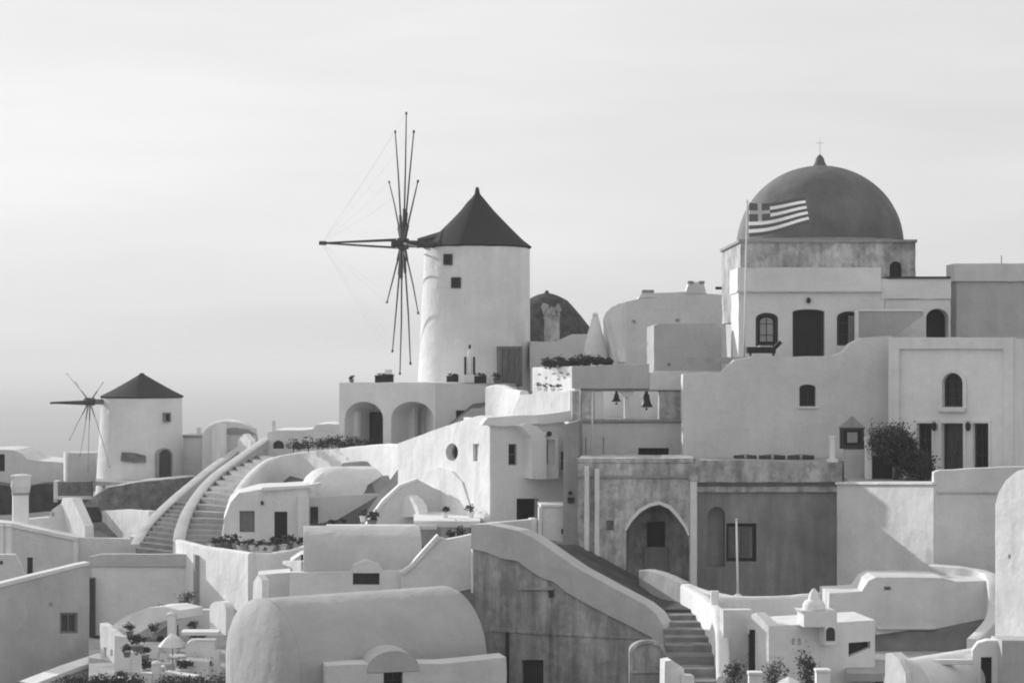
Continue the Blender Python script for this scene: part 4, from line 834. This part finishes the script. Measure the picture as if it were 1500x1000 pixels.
wall(t, pS2, [(794, 810), (794, 741), (843, 741), (843, 810)], 1.5, CREAM); plate(t, 'lid', pS2, rect(792, 738, 845, 742), -.08, 1.6, WHITE); plate(t, 'jamb', pS2, rect(789, 742, 793.5, 805), -.1, .3, WHITE)
plate(t, 'meter', pS2, rect(822, 774, 829, 781), -.2, 0, PAINTD); plate(t, 'tray', pS2, rect(830, 776, 844, 784), -.3, 0, WHITE)
pK = Plane(838, 94.5, -5); t = thing('grey_strip_house', 'narrow shadowed house strip between the white house and worn buttresses', 'house', pK.hit(838, 790))
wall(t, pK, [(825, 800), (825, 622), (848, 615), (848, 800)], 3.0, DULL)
plate(t, 'lamp', pK, rect(833, 719, 838, 724), -.12, .02, BLACK); plate(t, 'box', pK, rect(832, 728, 841, 736), -.12, .02, BLACK)

# ------------------------------------------------------------------ terrace house with the big stairs (left middle)
pD = Plane(440, 113, 8)
t = thing('terrace_house', 'low white house with door and shuttered window under the curved parapet', 'house', pD.hit(400, 790))
wall(t, pD, [(328, 830), (328, 760), (338, 735), (350, 722), (384, 716), (452, 712), (452, 830)], 5.0, CREAM, holes=[(rect(402, 749, 421, 800), .3), (rect(351, 748, 373, 779), .25)])
door(t, pD, rect(402, 749, 421, 800), BLACK, dep=.22, panels=1); window(t, pD, rect(351, 748, 373, 779), SHUT, pane=SHUT, dep=.15, bars=(1, 0), fw=1.5)
bm = bmesh.new(); p_ = pD.pt(*pD.uv((384, 736)), -.1); lathe(bm, p_[:2], [(.04, p_.z - .12), (.1, p_.z), (.04, p_.z + .12)], 8); put('wall_lamp', bm, IRON, t)
plate(t, 'corner', pD, rect(436, 726, 452.5, 810), -.5, 0, WHITE, jit=.01); plate(t, 'coping', pD, [(383, 719), (383, 714), (452, 709.5), (470, 706), (470, 712), (452, 714)], -.2, .4, WHITE, jit=.01)  # corner strip is white to carry the light on that edge
pD2 = Plane(470, 114.5, 6); wall(t, pD2, [(453, 830), (453, 728), (562, 722), (575, 735), (575, 830)], 4, CREAM, holes=[(rect(454.5, 742, 466, 800), .4)], name='wing'); door(t, pD2, rect(454.5, 742, 466, 800), WOOD, dep=.3, panels=1)
floor(t, 'terrace', [W(300, 0, 113)[:2], W(372, 0, 105)[:2], W(470, 0, 110)[:2], W(470, 0, 116)[:2], W(320, 0, 116)[:2]], zp(806, 109), PAVE)
# oval vault behind
t = thing('oval_vault', 'smooth oval white vault roof beside the curved stair parapet', 'roof', W(520, 725, 118))
A, B = W(480, 0, 116.9), W(578, 0, 118.4); z0 = zp(728, 117); bm = bmesh.new(); vault(bm, A[:2], B[:2], 2.4, z0, zp(682, 118) - z0, z0 - .5, 28, bulge=(1.5, 1.2)); put('vault', bm, plaster(.72, .08, .05), t, True, 50)
bm = bmesh.new(); ridge(bm, [W(450, 722, 115.2), W(460, 702, 115.4), W(475, 690, 116), W(500, 684, 116.8)], .5, -9.5); put('end_coping', bm, WHITE, t, True, 40)
# curved parapets of the stairs
RT = [W(330, 790, 113.5), W(334, 762, 114), W(345, 725, 115), W(366, 695, 119), W(395, 672, 124), W(440, 662, 124), (W(500, 656, 121)), W(560, 650, 117), W(590, 650, 114)]
t = thing('curved_parapet', 'long curved white parapet sweeping from the stairs to the tall white house', 'wall', W(400, 700, 120)); bm = bmesh.new(); ridge(bm, RT, .5, -11.2, n=8); put('wall', bm, CREAM, t, True, 40)
t = thing('dividing_parapet', 'curved white parapet between the wide stairs and the narrow dark stairs', 'wall', W(270, 790, 114))
MT = [W(262, 792, 112.5), W(266, 770, 114.5), W(280, 738, 118), W(310, 700, 124), W(352, 668, 131), W(392, 640, 138)]
bm = bmesh.new(); ridge(bm, MT, .65, lambda f: -11.5 + 4 * f, n=8, round_=.05); put('wall', bm, plaster(.58, .14, .05), t, True, 25)
t = thing('outer_parapet', 'straight pale parapet on the outer side of the narrow dark stairs', 'wall', W(205, 800, 118))
LT = [W(199, 797, 121), W(214, 770, 124), W(245, 738, 128), W(275, 712, 132), W(315, 680, 138), W(352, 655, 143)]
bm = bmesh.new(); ridge(bm, LT, .65, lambda f: -12.5 + 4 * f, n=8, round_=.05); put('wall', bm, plaster(.58, .14, .05), t, True, 25)
def drop(P, d, sx=0.0): return [p + Vector((sx, 0, -d)) for p in P]
t = thing('wide_stairs', 'wide curved flight of shallow white steps beside the terrace house', 'stairs', W(295, 795, 113))
stairs(t, [W(268, 798, 113), W(277, 765, 116), W(300, 722, 121), W(340, 688, 128), W(385, 664, 135)], [W(330, 798, 113.4), W(331, 765, 115), W(343, 728, 117.5), W(368, 697, 122), W(405, 672, 130)], 17, STEPM)
t = thing('narrow_stairs', 'narrow flight of dark steps between the two parapets', 'stairs', W(230, 810, 119))
stairs(t, [W(199, 812, 120), W(232, 765, 125), W(262, 735, 129)], [W(262, 812, 117), W(264, 770, 122), W(284, 735, 128)], 11, simple('worn_step', .17, .9, .3, 1.5, .5))
# white retaining wall under the terrace
t = thing('terrace_retaining_wall', 'angled white retaining wall below the planted terrace', 'wall', W(370, 880, 105))
bm = bmesh.new(); ridge(bm, [W(262, 790, 112.6), W(300, 799, 109.5), W(340, 805, 107), W(370, 809, 104.8)], .5, -14.5, curve=False); put('wall', bm, WHITE, t, True, 30)
bm = bmesh.new(); ridge(bm, [W(370.5, 809, 104.8), W(400, 809, 106), W(440, 801, 108), W(466, 788, 110)], .5, -14.5); put('return_wall', bm, CREAM, t, True, 30)
for k in range(26):
    px = 312 + 5.9 * k + random.uniform(-3, 3); f = (px - 312) / 150; D = 106.6 + abs(f - .42) * 5 + random.uniform(.3, 1.4); py = 803 + 4 * math.sin(f * 3.1) + random.uniform(-3, 1)
    kind = random.choice((0, 1, 2)); where = 'before the shuttered window' if px < 385 else 'before the black door' if px < 432 else 'by the white corner'
    potted('leafy plant in a %s pot on the planted terrace %s' % (('terracotta', 'pale', 'grey')[kind], where), px, py, D, random.uniform(.45, .85), random.uniform(.45, .75), pot=(TERRA, CREAM, DULL)[kind], group='pots along the planted terrace', seed=60 + k, n=130)
for k, px in enumerate((485, 492, 500)): potted('low plant in the strip along the terrace house wing', px, 772, 112.5, .5, .5, group='plants along the wing wall', seed=90 + k, n=100)

# small bits between terrace house and vault house
pX = Plane(440, 100, 6); t = thing('ledge_house', 'small white ledge with a dark opening above the vault roofs', 'house', pX.hit(440, 885))
wall(t, pX, [(378, 900), (378, 842), (425, 838), (425, 822), (440, 812), (462, 806), (475, 820), (475, 900)], 2, GREY, holes=[(rect(441, 812, 459, 824), .6), (rect(445, 833, 451, 839), .1)])
plate(t, 'opening', pX, rect(441.3, 812.3, 458.7, 823.7), .5, .55, BLACK)
t = thing('corner_slab', 'bright white corner slab with a slanting foot', 'slab', W(435, 850, 98)); wall(t, Plane(435, 98, -58), [(414, 826), (414, 821), (441, 821), (442, 858), (434, 856), (428, 832)], .35, WHITE)
t = thing('pointed_stub', 'small bright pointed stub wall beside the big vault', 'wall', W(380, 880, 97)); wall(t, Plane(378, 97, -60), [(370, 890), (371, 852), (378, 841), (384, 850), (384, 890)], .35, WHITE)
t = thing('round_headed_stub', 'bright round headed stub wall at the edge of the clutter terrace', 'wall', W(318, 920, 90)); wall(t, Plane(318, 90, -56), arch(307, 880, 331, 930, 11), .4, WHITE)

# ------------------------------------------------------------------ far left
pA = Plane(45, 156, 0); t = thing('far_house', 'far house with a rounded gable and dark window near the squat mill', 'house', pA.hit(45, 730))
wall(t, pA, [(-60, 716), (-60, 662), (-10, 658), (20, 659), (32, 664), (40, 673), (92, 677), (92, 716)], 6, GREY, holes=[(rect(-6, 665, 7, 690), .3)]); window(t, pA, rect(-6, 665, 7, 690), BLACK, bars=(1, 0))
pA2 = Plane(112, 152, 3); t = thing('cube_house', 'small cubic grey house left of the squat mill', 'house', pA2.hit(112, 708)); wall(t, pA2, [(96, 720), (96, 663), (140, 663), (140, 720)], 3, OCHRE)
wall(t, Plane(96, 151.9, -66), [(93, 720), (93, 662), (96, 662), (96, 720)], .3, WHITE, name='corner')  # sunlit left edge put into a white strip
pA3 = Plane(112, 147, 0); t = thing('dark_low_wall', 'low dark stone wall with a pale end post below the cube house', 'wall', pA3.hit(110, 728)); wall(t, pA3, [(82, 735), (82, 706), (133, 705), (133, 735)], .8, STONE); plate(t, 'end_post', pA3, rect(79, 704, 85, 735), -.15, .9, CREAM)
plate(t, 'coping', pA3, rect(80, 726, 136, 731), -.3, .1, CREAM)
pbk = Plane(40, 151, 0); t = thing('rock_bank', 'dark rocky bank below the far house with the rounded gable', 'bank', pbk.hit(40, 770)); wall(t, pbk, [(-60, 790), (-60, 712), (0, 709), (40, 711), (70, 708), (98, 710), (98, 790)], 2.0, simple('dark_stone', .05, .95, .45, 1.4, 1.0), jit=.12)  # dark ground, with the shade on it also put into the colour
# stone terrace under the squat mill
t = thing('stone_terrace', 'round rough stone terrace wall carrying the squat mill', 'wall', W(200, 745, 146))
bm = bmesh.new(); ridge(bm, [W(128, 742, 146), W(140, 728, 145), W(165, 713, 144), (W(205, 705, 143)), W(250, 700, 143.5), W(285, 697, 145)], .8, -11.2, n=8); put('wall', bm, STONE, t, True, 40)
bm = bmesh.new(); ridge(bm, [W(160, 713, 144.1), W(205, 703.5, 143.1), W(250, 698.5, 143.6), W(280, 696, 145)], .9, lambda f: zp(711, 144) + .35 * f, n=8); put('coping', bm, CREAM, t, True, 40)
floor(t, 'terrace', [W(140, 0, 145)[:2], W(205, 0, 143.2)[:2], W(285, 0, 145)[:2], W(300, 0, 156)[:2], W(140, 0, 156)[:2]], zp(706, 144), PAVE)
# lower walls
pB = Plane(180, 135, -57); t = thing('sunlit_yard_wall', 'sunlit yard wall under the stone terrace', 'wall', pB.hit(180, 790)); wall(t, pB, [(143, 800), (143, 748), (180, 746), (218, 748), (218, 800)], .5, WHITE)
pB2 = Plane(145, 138, 10); t = thing('dark_slant_panel', 'dark slanting stone shed wall beside the sloping white buttress', 'wall', pB2.hit(142, 790)); wall(t, pB2, [(122, 800), (118, 742), (144, 742), (163, 790), (163, 800)], .6, simple('dark_stone', .045, .95, .4, 2, .8))  # dark slanting panel next to the buttress
pB3 = Plane(110, 134, -57); t = thing('sloping_buttress', 'sloping white buttress beside the dark shed wall', 'wall', pB3.hit(115, 790)); wall(t, pB3, [(106, 800), (90, 735), (92, 729), (106, 729), (124, 770), (125, 800)], .6, WHITE)
pB4 = Plane(70, 136, 5); t = thing('yard_block', 'low white yard block with a small opening beside the sloping buttress', 'wall', pB4.hit(70, 790)); wall(t, pB4, [(40, 800), (40, 760), (72, 757), (76, 746), (88, 738), (96, 740), (104, 760), (112, 800)], .8, CREAM, holes=[(rect(76, 750, 80, 756), .2)])
t = thing('pot_chimney', 'stout white chimney with a flared grey head by the yard block', 'chimney', W(30, 770, 133)); c = W(30, 770, 133); m_ = 133 / F
bm = bmesh.new(); box(bm, c - Vector((0, 0, .4)), 22 * m_, 20 * m_, 46 * m_ + .4, 18); put('stack', bm, WHITE, t)
bm = bmesh.new(); box(bm, c + Vector((0, 0, 46 * m_)), 24 * m_, 22 * m_, 3 * m_, 18); put('collar', bm, DULL, t)
bm = bmesh.new(); lathe(bm, c[:2], [(12 * m_, c.z + 49 * m_), (15 * m_, c.z + 58 * m_), (14 * m_, c.z + 68 * m_), (15 * m_, c.z + 74 * m_), (6 * m_, c.z + 76 * m_)], 10, rough=.12); put('head', bm, GREY, t)
pC = Plane(60, 127, 12); t = thing('coped_house', 'flat grey walled house with a pale sloping coping and slit window', 'house', pC.hit(60, 850))
wall(t, pC, [(-40, 900), (-40, 764), (18, 770), (113, 790), (113, 900)], 4, GREY, holes=[(rect(40, 816, 48, 842), .25)]); plate(t, 'coping', pC, [(-40, 762), (18, 766), (114, 786.5), (114, 792), (18, 772), (-40, 767)], -.12, .6, WHITE, jit=.01); window(t, pC, rect(40, 816, 48, 842), BLACK, bars=(0, 1), fw=1.2)
plate(t, 'corner', pC, rect(107, 791, 114.5, 860), -.1, .4, WHITE)  # lit corner edge painted as a white strip
pC2 = Plane(10, 118, 6); t = thing('lean_to', 'small plain lean-to wall in front of the coped house', 'wall', pC2.hit(10, 860)); wall(t, pC2, [(-40, 900), (-40, 812), (22, 812), (40, 850), (40, 900)], .6, GREY); plate(t, 'vent', pC2, rect(0, 821, 4, 826), -.03, .02, BLACK)
for k, (x0, x1, lab) in enumerate(((-3, 3, 'pale post beside the window slot'), (10, 17, 'white corner post above the lean-to'))):
    D = 122; m_ = D / F; c = W((x0 + x1) / 2, 816, D); bm = bmesh.new(); box(bm, c, (x1 - x0) * m_, .3, 45 * m_); t = thing('post', lab, 'post', c); put('shaft', bm, WHITE, t); bm = bmesh.new(); box(bm, c + Vector((0, 0, 45 * m_)), (x1 - x0) * m_ * 1.2, .36, .1); put('cap', bm, WHITE, t)
pE = Plane(160, 128, 6); t = thing('lane_wall', 'low grey lane wall at the foot of the narrow dark stairs', 'wall', pE.hit(160, 820)); wall(t, pE, [(113.5, 860), (113.5, 787), (196, 789), (203, 800), (203, 860)], .6, GREY); plate(t, 'end_post', pE, rect(190, 785, 203, 830), -.1, .65, WHITE)
bm = bmesh.new(); p_ = W(157, 815, 122); lathe(bm, p_[:2], [(.22, p_.z - .3), (.25, p_.z + .05), (.1, p_.z + .12)], 10); tag(put('white_urn', bm, WHITE, None, True), 'small white jar on the slope above the big shadowed wall', 'jar')
# flat house below the stairs
pG = Plane(215, 111, 4); t = thing('flat_house', 'flat roofed grey house below the narrow dark stairs', 'house', pG.hit(215, 890))
wall(t, pG, [(134, 930), (134, 829), (289, 829), (289, 930)], 4, CREAM, name='wall'); plate(t, 'parapet', pG, [(132, 829.3), (132, 815), (150, 811), (291, 811), (291, 829.3)], -.12, .35, plaster(.52, .12, .05), jit=.012)
plate(t, 'drain_shade', pG, rect(129, 845, 140, 930), -.6, 0, PAINTD)  # dark plate: shade beside the drainpipe put into its colour
plate(t, 'corner_wall', Plane(294, 109.5, 20), [(286, 930), (286, 812), (299, 815), (302, 930)], 0, .5, DULL)  # dull strip stands in for the shade at the right end
s = thing('shrub', 'dry grey shrub in the corner of the flat house', 'shrub', W(278, 890, 108.5)); bm = bmesh.new(); leaves(bm, W(276, 880, 108.5), (.55, .4, .55), 400, .07, 33, .3); put('foliage', bm, simple('dry_leaves', .16, .9, .3), s); bm = bmesh.new(); tube(bm, [W(277, 900, 108.5), W(276, 878, 108.5)], .04, 5); put('stem', bm, WOOD, s)
# big shadowed house at lower left
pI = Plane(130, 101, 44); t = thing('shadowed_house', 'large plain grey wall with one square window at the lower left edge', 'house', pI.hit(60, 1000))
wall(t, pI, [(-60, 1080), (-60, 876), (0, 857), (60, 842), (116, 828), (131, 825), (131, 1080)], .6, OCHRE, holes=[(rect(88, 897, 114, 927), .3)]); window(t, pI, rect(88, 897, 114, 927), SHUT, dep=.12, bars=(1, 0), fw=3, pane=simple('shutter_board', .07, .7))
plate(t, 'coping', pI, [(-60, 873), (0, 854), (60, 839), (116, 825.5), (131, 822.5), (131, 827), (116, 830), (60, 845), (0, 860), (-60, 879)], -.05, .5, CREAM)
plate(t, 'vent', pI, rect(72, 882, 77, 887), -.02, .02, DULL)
# the low ledge below it
pJ = Plane(110, 92, 48); t = thing('ledge_wall', 'low slanting white ledge wall under the big shadowed wall', 'wall', pJ.hit(100, 1000)); wall(t, pJ, [(30, 1060), (52, 1001), (110, 980), (162, 962), (162, 1060)], 1.0, GREY); plate(t, 'coping', pJ, [(48, 1001), (110, 977), (164, 959), (164, 965), (110, 984), (52, 1006)], -.1, 1.05, WHITE)

# ------------------------------------------------------------------ cluttered terrace
floor(None, 'cafe_terrace', [W(130, 0, 82)[:2], W(330, 0, 82)[:2], W(330, 0, 96)[:2], W(130, 0, 100)[:2]], zp(990, 88), PAVE)['kind'] = 'structure'
t = thing('arched_canopy', 'white arched plaster canopy over the cluttered terrace', 'canopy', W(210, 960, 93))
pY = Plane(215, 92, -30); arc_o = [(160, 925), (175, 910), (195, 898), (220, 889), (245, 887), (268, 893)]; arc_i = [(268, 905), (245, 908), (225, 916), (208, 926), (196, 936), (180, 930)]
plate(t, 'arch', pY, arc_o + arc_i, -.2, 1.4, WHITE, jit=.01)
wall(t, Plane(165, 92, -56), [(148, 985), (146, 912), (152, 916), (172, 932), (172, 990)], .4, WHITE, holes=[(rect(152, 948, 156, 962), .2), (rect(162, 951, 165, 960), .2)], name='side_wall')
wall(t, Plane(180, 89, 5), [(168, 1040), (168, 930), (192, 934), (192, 1040)], .5, CREAM, name='pier')
wall(t, Plane(285, 94, 3), [(262, 920), (262, 893), (310, 893), (310, 960), (262, 960)], .6, GREY, name='back_wall')
def post(label, px, y0, y1, w_, D, mat=WHITE):
    c = W(px, y1, D); m_ = D / F; t = thing('white_post', label, 'post', c); bm = bmesh.new(); box(bm, c, w_ * m_, w_ * m_, (y1 - y0) * m_); put('shaft', bm, mat, t)
    bm = bmesh.new(); lathe(bm, c[:2], [(w_ * m_ * .62, c.z + (y1 - y0) * m_), (w_ * m_ * .62, c.z + (y1 - y0 + 2) * m_), (w_ * m_ * .2, c.z + (y1 - y0 + 5) * m_)], 12); put('cap', bm, mat, t)
post('tall plain pillar behind the cafe umbrella', 252, 900, 960, 12, 91, CREAM); post('bright leaning post with a plant on top at the terrace front', 200, 955, 1015, 12, 86); post('short bright post at the middle of the terrace front', 229, 972, 1005, 12, 86)
def chair(label, px, py, D, yaw, mat, group='chairs on the cluttered terrace'):
    t = thing('chair', label, 'chair', W(px, py, D), group); c = W(px, py, D); u = Vector((math.cos(R(yaw)), math.sin(R(yaw)), 0)); v = Vector((-u.y, u.x, 0))
    for a, b in ((-1, -1), (1, -1), (1, 1), (-1, 1)):
        bm = bmesh.new(); q = c + u * a * .2 + v * b * .2; bar(bm, q, q + Vector((0, 0, .45 if b < 0 else .9)), .045, up=Vector((0, 1, 0))); put('leg', bm, mat, t)
    bm = bmesh.new(); box(bm, c + Vector((0, 0, .43)), .46, .46, .05, yaw); put('seat', bm, mat, t)
    bm = bmesh.new(); q = c + v * .2; box(bm, q + Vector((0, 0, .6)), .42, .04, .3, yaw); put('backrest', bm, mat, t)
def table(label, px, py, D, r, mat):
    t = thing('table', label, 'table', W(px, py, D)); c = W(px, py, D); bm = bmesh.new(); lathe(bm, c[:2], [(r, c.z + .7), (r, c.z + .74), (r * .95, c.z + .76)], 20); put('tabletop', bm, mat, t)
    bm = bmesh.new(); lathe(bm, c[:2], [(.22, c.z), (.2, c.z + .03), (.05, c.z + .06), (.05, c.z + .7)], 12); put('leg', bm, mat, t)
FZ = 990; 
for lab, px, py, D, yaw, m_ in (('white chair beside the round white table', 243, 987, 88, 30, WHITE), ('dark chair against the back of the terrace', 262, 962, 95, 200, WOOD), ('grey chair near the tall plain pillar', 222, 985, 88.5, -40, GREY), ('pale chair turned to the wall of the big vault', 292, 985, 88, 100, CREAM)): chair(lab, px, py, D, yaw, m_)
table('round white table on the cluttered terrace', 258, 985, 88.5, .45, WHITE); table('small grey table beside the bright pier', 276, 976, 91, .35, CREAM)
u_ = thing('cafe_umbrella', 'pale cafe umbrella over the round white table', 'umbrella', W(253, 985, 88.5)); c = W(253, 985, 88.5)
bm = bmesh.new(); tube(bm, [c, c + Vector((0, 0, 1.75))], .025, 6); put('pole', bm, WOODG, u_)
bm = bmesh.new(); lathe(bm, c[:2], [(.66, c.z + 1.15), (.64, c.z + 1.17), (.33, c.z + 1.5), (.04, c.z + 1.72)], 8); put('canopy', bm, CREAM, u_)
for k, (px, py, D, h, w_, lab, pot, lf) in enumerate(((232, 905, 92, .6, .6, 'black leaved plant trailing from the arched canopy', TERRA, BLACK), (201, 958, 86, .9, .75, 'plant in a dark pot on top of the bright leaning post', TERRA, LEAF), (190, 932, 89, .6, .5, 'spindly plant on the pier under the canopy', TERRA, LEAF), (216, 992, 87, .8, .6, 'bushy potted plant left of the short bright post', TERRA, LEAF),
      (268, 990, 86.5, .75, .8, 'spreading potted plant before the round white table', CREAM, LEAF), (288, 945, 93.5, .7, .6, 'potted plant in the niche of the back wall', TERRA, LEAF), (297, 942, 93.5, .6, .5, 'pale potted plant at the end of the back wall', WHITE, LEAF2), (240, 975, 90, .6, .5, 'small pale potted plant behind the short bright post', WHITE, LEAF2))):
    potted(lab, px, py, D, h, w_, pot=pot, leaf=lf, seed=110 + k, n=220)
for k, (px, py, D, h, w_, lab, pot, lf) in enumerate(((212, 968, 90, .7, .6, 'tall leafy plant in a dark pot under the arched canopy', TERRA, LEAF), (178, 1000, 86.5, .6, .5, 'low plant in a pale pot at the foot of the pier', CREAM, LEAF), (236, 948, 92, .55, .5, 'small plant in a white pot behind the umbrella', WHITE, LEAF),
      (282, 925, 94, .5, .45, 'little plant in a dark pot on the back wall ledge', TERRA, LEAF2), (304, 985, 87.5, .6, .5, 'plant in a white pot by the stepped bench', WHITE, LEAF), (226, 935, 91, .7, .5, 'hanging dark plant beside the tall plain pillar', DULL, LEAF), (186, 962, 87.5, .55, .5, 'round plant in a terracotta pot against the pier', TERRA, LEAF))):
    potted(lab, px, py, D, h, w_, pot=pot, leaf=lf, seed=170 + k, n=200)
for lab, px, py, D, sx, sz in (('white cube seat left of the umbrella pole', 232, 992, 87, .5, .45), ('low white crate beside the leaning post', 214, 1000, 86, .6, .4), ('white storage chest under the canopy', 222, 962, 91.5, .9, .6), ('narrow white stand beside the stepped bench', 310, 965, 89, .35, .8)):
    t = thing('white_stand', lab, 'stand', W(px, py, D)); bm = bmesh.new(); box(bm, W(px, py, D), sx, .45, sz, random.uniform(-25, 25)); put('body', bm, WHITE, t); bm = bmesh.new(); box(bm, W(px, py, D) + Vector((0, 0, sz)), sx * 1.08, .5, .05, 0); put('lid', bm, CREAM, t)
pM = Plane(290, 87, 4); t = thing('stepped_bench', 'stepped white masonry bench against the big vault', 'bench', pM.hit(290, 1000))
wall(t, pM, [(268, 1040), (268, 950), (275, 944), (312, 944), (312, 960), (318, 961), (318, 1040)], .9, CREAM, name='back', d0=1.2); wall(t, pM, [(272, 1040), (272, 966), (306, 968), (306, 1040)], 1.0, WHITE, name='seat'); plate(t, 'coping', pM, rect(262, 930, 318, 935), 1.0, 2.0, WHITE)
t = thing('white_board', 'flat white board lying along the terrace front', 'board', W(264, 990, 86)); bm = bmesh.new(); bar(bm, W(241, 984, 86), W(288, 991, 85), .5, .12); put('board', bm, WHITE, t)
bm = bmesh.new(); bar(bm, W(246, 990, 85.5), W(280, 994, 84.8), .1, .1); put('batten', bm, DULL, t)
for k, (px, w_) in enumerate(((108, .62), (140, .5), (158, .45), (178, .55), (200, .45), (255, .9), (290, .8), (325, .7))):
    s = thing('shrub', 'dark hedge plant in the row along the bottom terrace edge', 'shrub', W(px, 1030, 84), 'hedge along the bottom terrace edge'); bm = bmesh.new(); leaves(bm, W(px, 1000, 84), (w_, .4, .36), 700, .06, 130 + k, .3); put('foliage', bm, LEAF, s)
    bm = bmesh.new(); tube(bm, [W(px, 1035, 84), W(px, 1000, 84)], .04, 5); put('stem', bm, WOOD, s)

# ------------------------------------------------------------------ far roofs left of the arcade house
pO = Plane(285, 151, 0); t = thing('far_low_house', 'far low white house right of the squat mill', 'house', pO.hit(290, 690)); wall(t, pO, [(268, 700), (268, 640), (310, 640), (310, 700)], 4, CREAM); plate(t, 'roof_edge', pO, rect(266, 637, 306, 640.4), -.1, 4.1, DULL); plate(t, 'chimney', pO, rect(287, 626, 292, 637), .5, 1.0, GREY)
t = thing('barrel_chapel', 'small far chapel with a barrel vault roof and bright side', 'chapel', W(340, 665, 147)); c0, c1 = W(337, 0, 145), W(337, 0, 151); bm = bmesh.new(); vault(bm, c0[:2], c1[:2], 1.95, zp(640, 146), zp(617, 146) - zp(640, 146), -9.0, 24); put('vault', bm, GREY, t, True, 50)
pO2 = Plane(337, 144.9, 0); wall(t, pO2, [(309, 690), (309, 640), (314, 632), (325, 627), (375, 627), (375, 690)], .25, GREY, name='front_wall'); plate(t, 'dark_panel', pO2, [(318, 635), (325, 628), (345, 626), (362, 628), (376, 636)], -.1, .05, DULL)  # dark flat panel across the top of the front wall
wall(t, Plane(305, 145.5, -62), [(302, 690), (302, 642), (306, 632), (322, 620), (322, 690)], .5, WHITE, name='side_wall')
t = thing('pointed_wall_end', 'bright pointed wall end at the top of the narrow dark stairs', 'wall', W(358, 660, 141)); wall(t, Plane(358, 141, -56), [(348, 670), (348, 645), (358, 635), (367, 645), (367, 670)], .4, WHITE)
pO3 = Plane(440, 137, 0); t = thing('far_terrace_house', 'far pale terrace house between the stairs and the arcade house', 'house', pO3.hit(440, 660)); wall(t, pO3, [(392, 680), (392, 633), (405, 630), (440, 630), (458, 628), (464, 622), (480, 620), (500, 622), (500, 680)], 5, CREAM, holes=[(arch(400, 645, 416, 657, 7), .3)]); plate(t, 'chimney', pO3, rect(398, 616, 402, 634), .3, .7, GREY)
plate(t, 'low_window', pO3, arch(400.4, 645.4, 415.6, 656.8, 7), .2, .25, PAINTD)
for k, (px, py, w_) in enumerate(((430, 655, .6), (452, 654, .9), (486, 648, .7), (472, 652, .5), (497, 652, .9), (520, 651, .7), (545, 650, .6))):
    s = thing('shrub', 'low dark shrub in the strip before the arcade house', 'shrub', W(px, py + 4, 121.6 if px > 480 else 123), 'shrubs before the arcade house'); bm = bmesh.new(); leaves(bm, W(px, py - 3, 121.6 if px > 480 else 123), (w_, .4, .32), 320, .08, 150 + k, .3); put('foliage', bm, LEAF, s)
    bm = bmesh.new(); tube(bm, [W(px, py + 8, 121.6 if px > 480 else 123), W(px, py - 3, 121.6 if px > 480 else 123)], .03, 5); put('stem', bm, WOOD, s)

# ------------------------------------------------------------------ sea haze
m = bpy.data.materials.new('haze_air'); m.use_nodes = True; m.node_tree.nodes.clear()
vo = N(m.node_tree, 'ShaderNodeVolumePrincipled'); vo.inputs['Color'].default_value = (.99, .99, .99, 1); vo.inputs['Density'].default_value = .0003; vo.inputs['Anisotropy'].default_value = 0
mo = N(m.node_tree, 'ShaderNodeOutputMaterial'); m.node_tree.links.new(vo.outputs[0], mo.inputs['Volume'])
bm = bmesh.new(); box(bm, (0, 0, -110), 82000, 82000, 128); tag(put('haze', bm, m), kind='stuff')
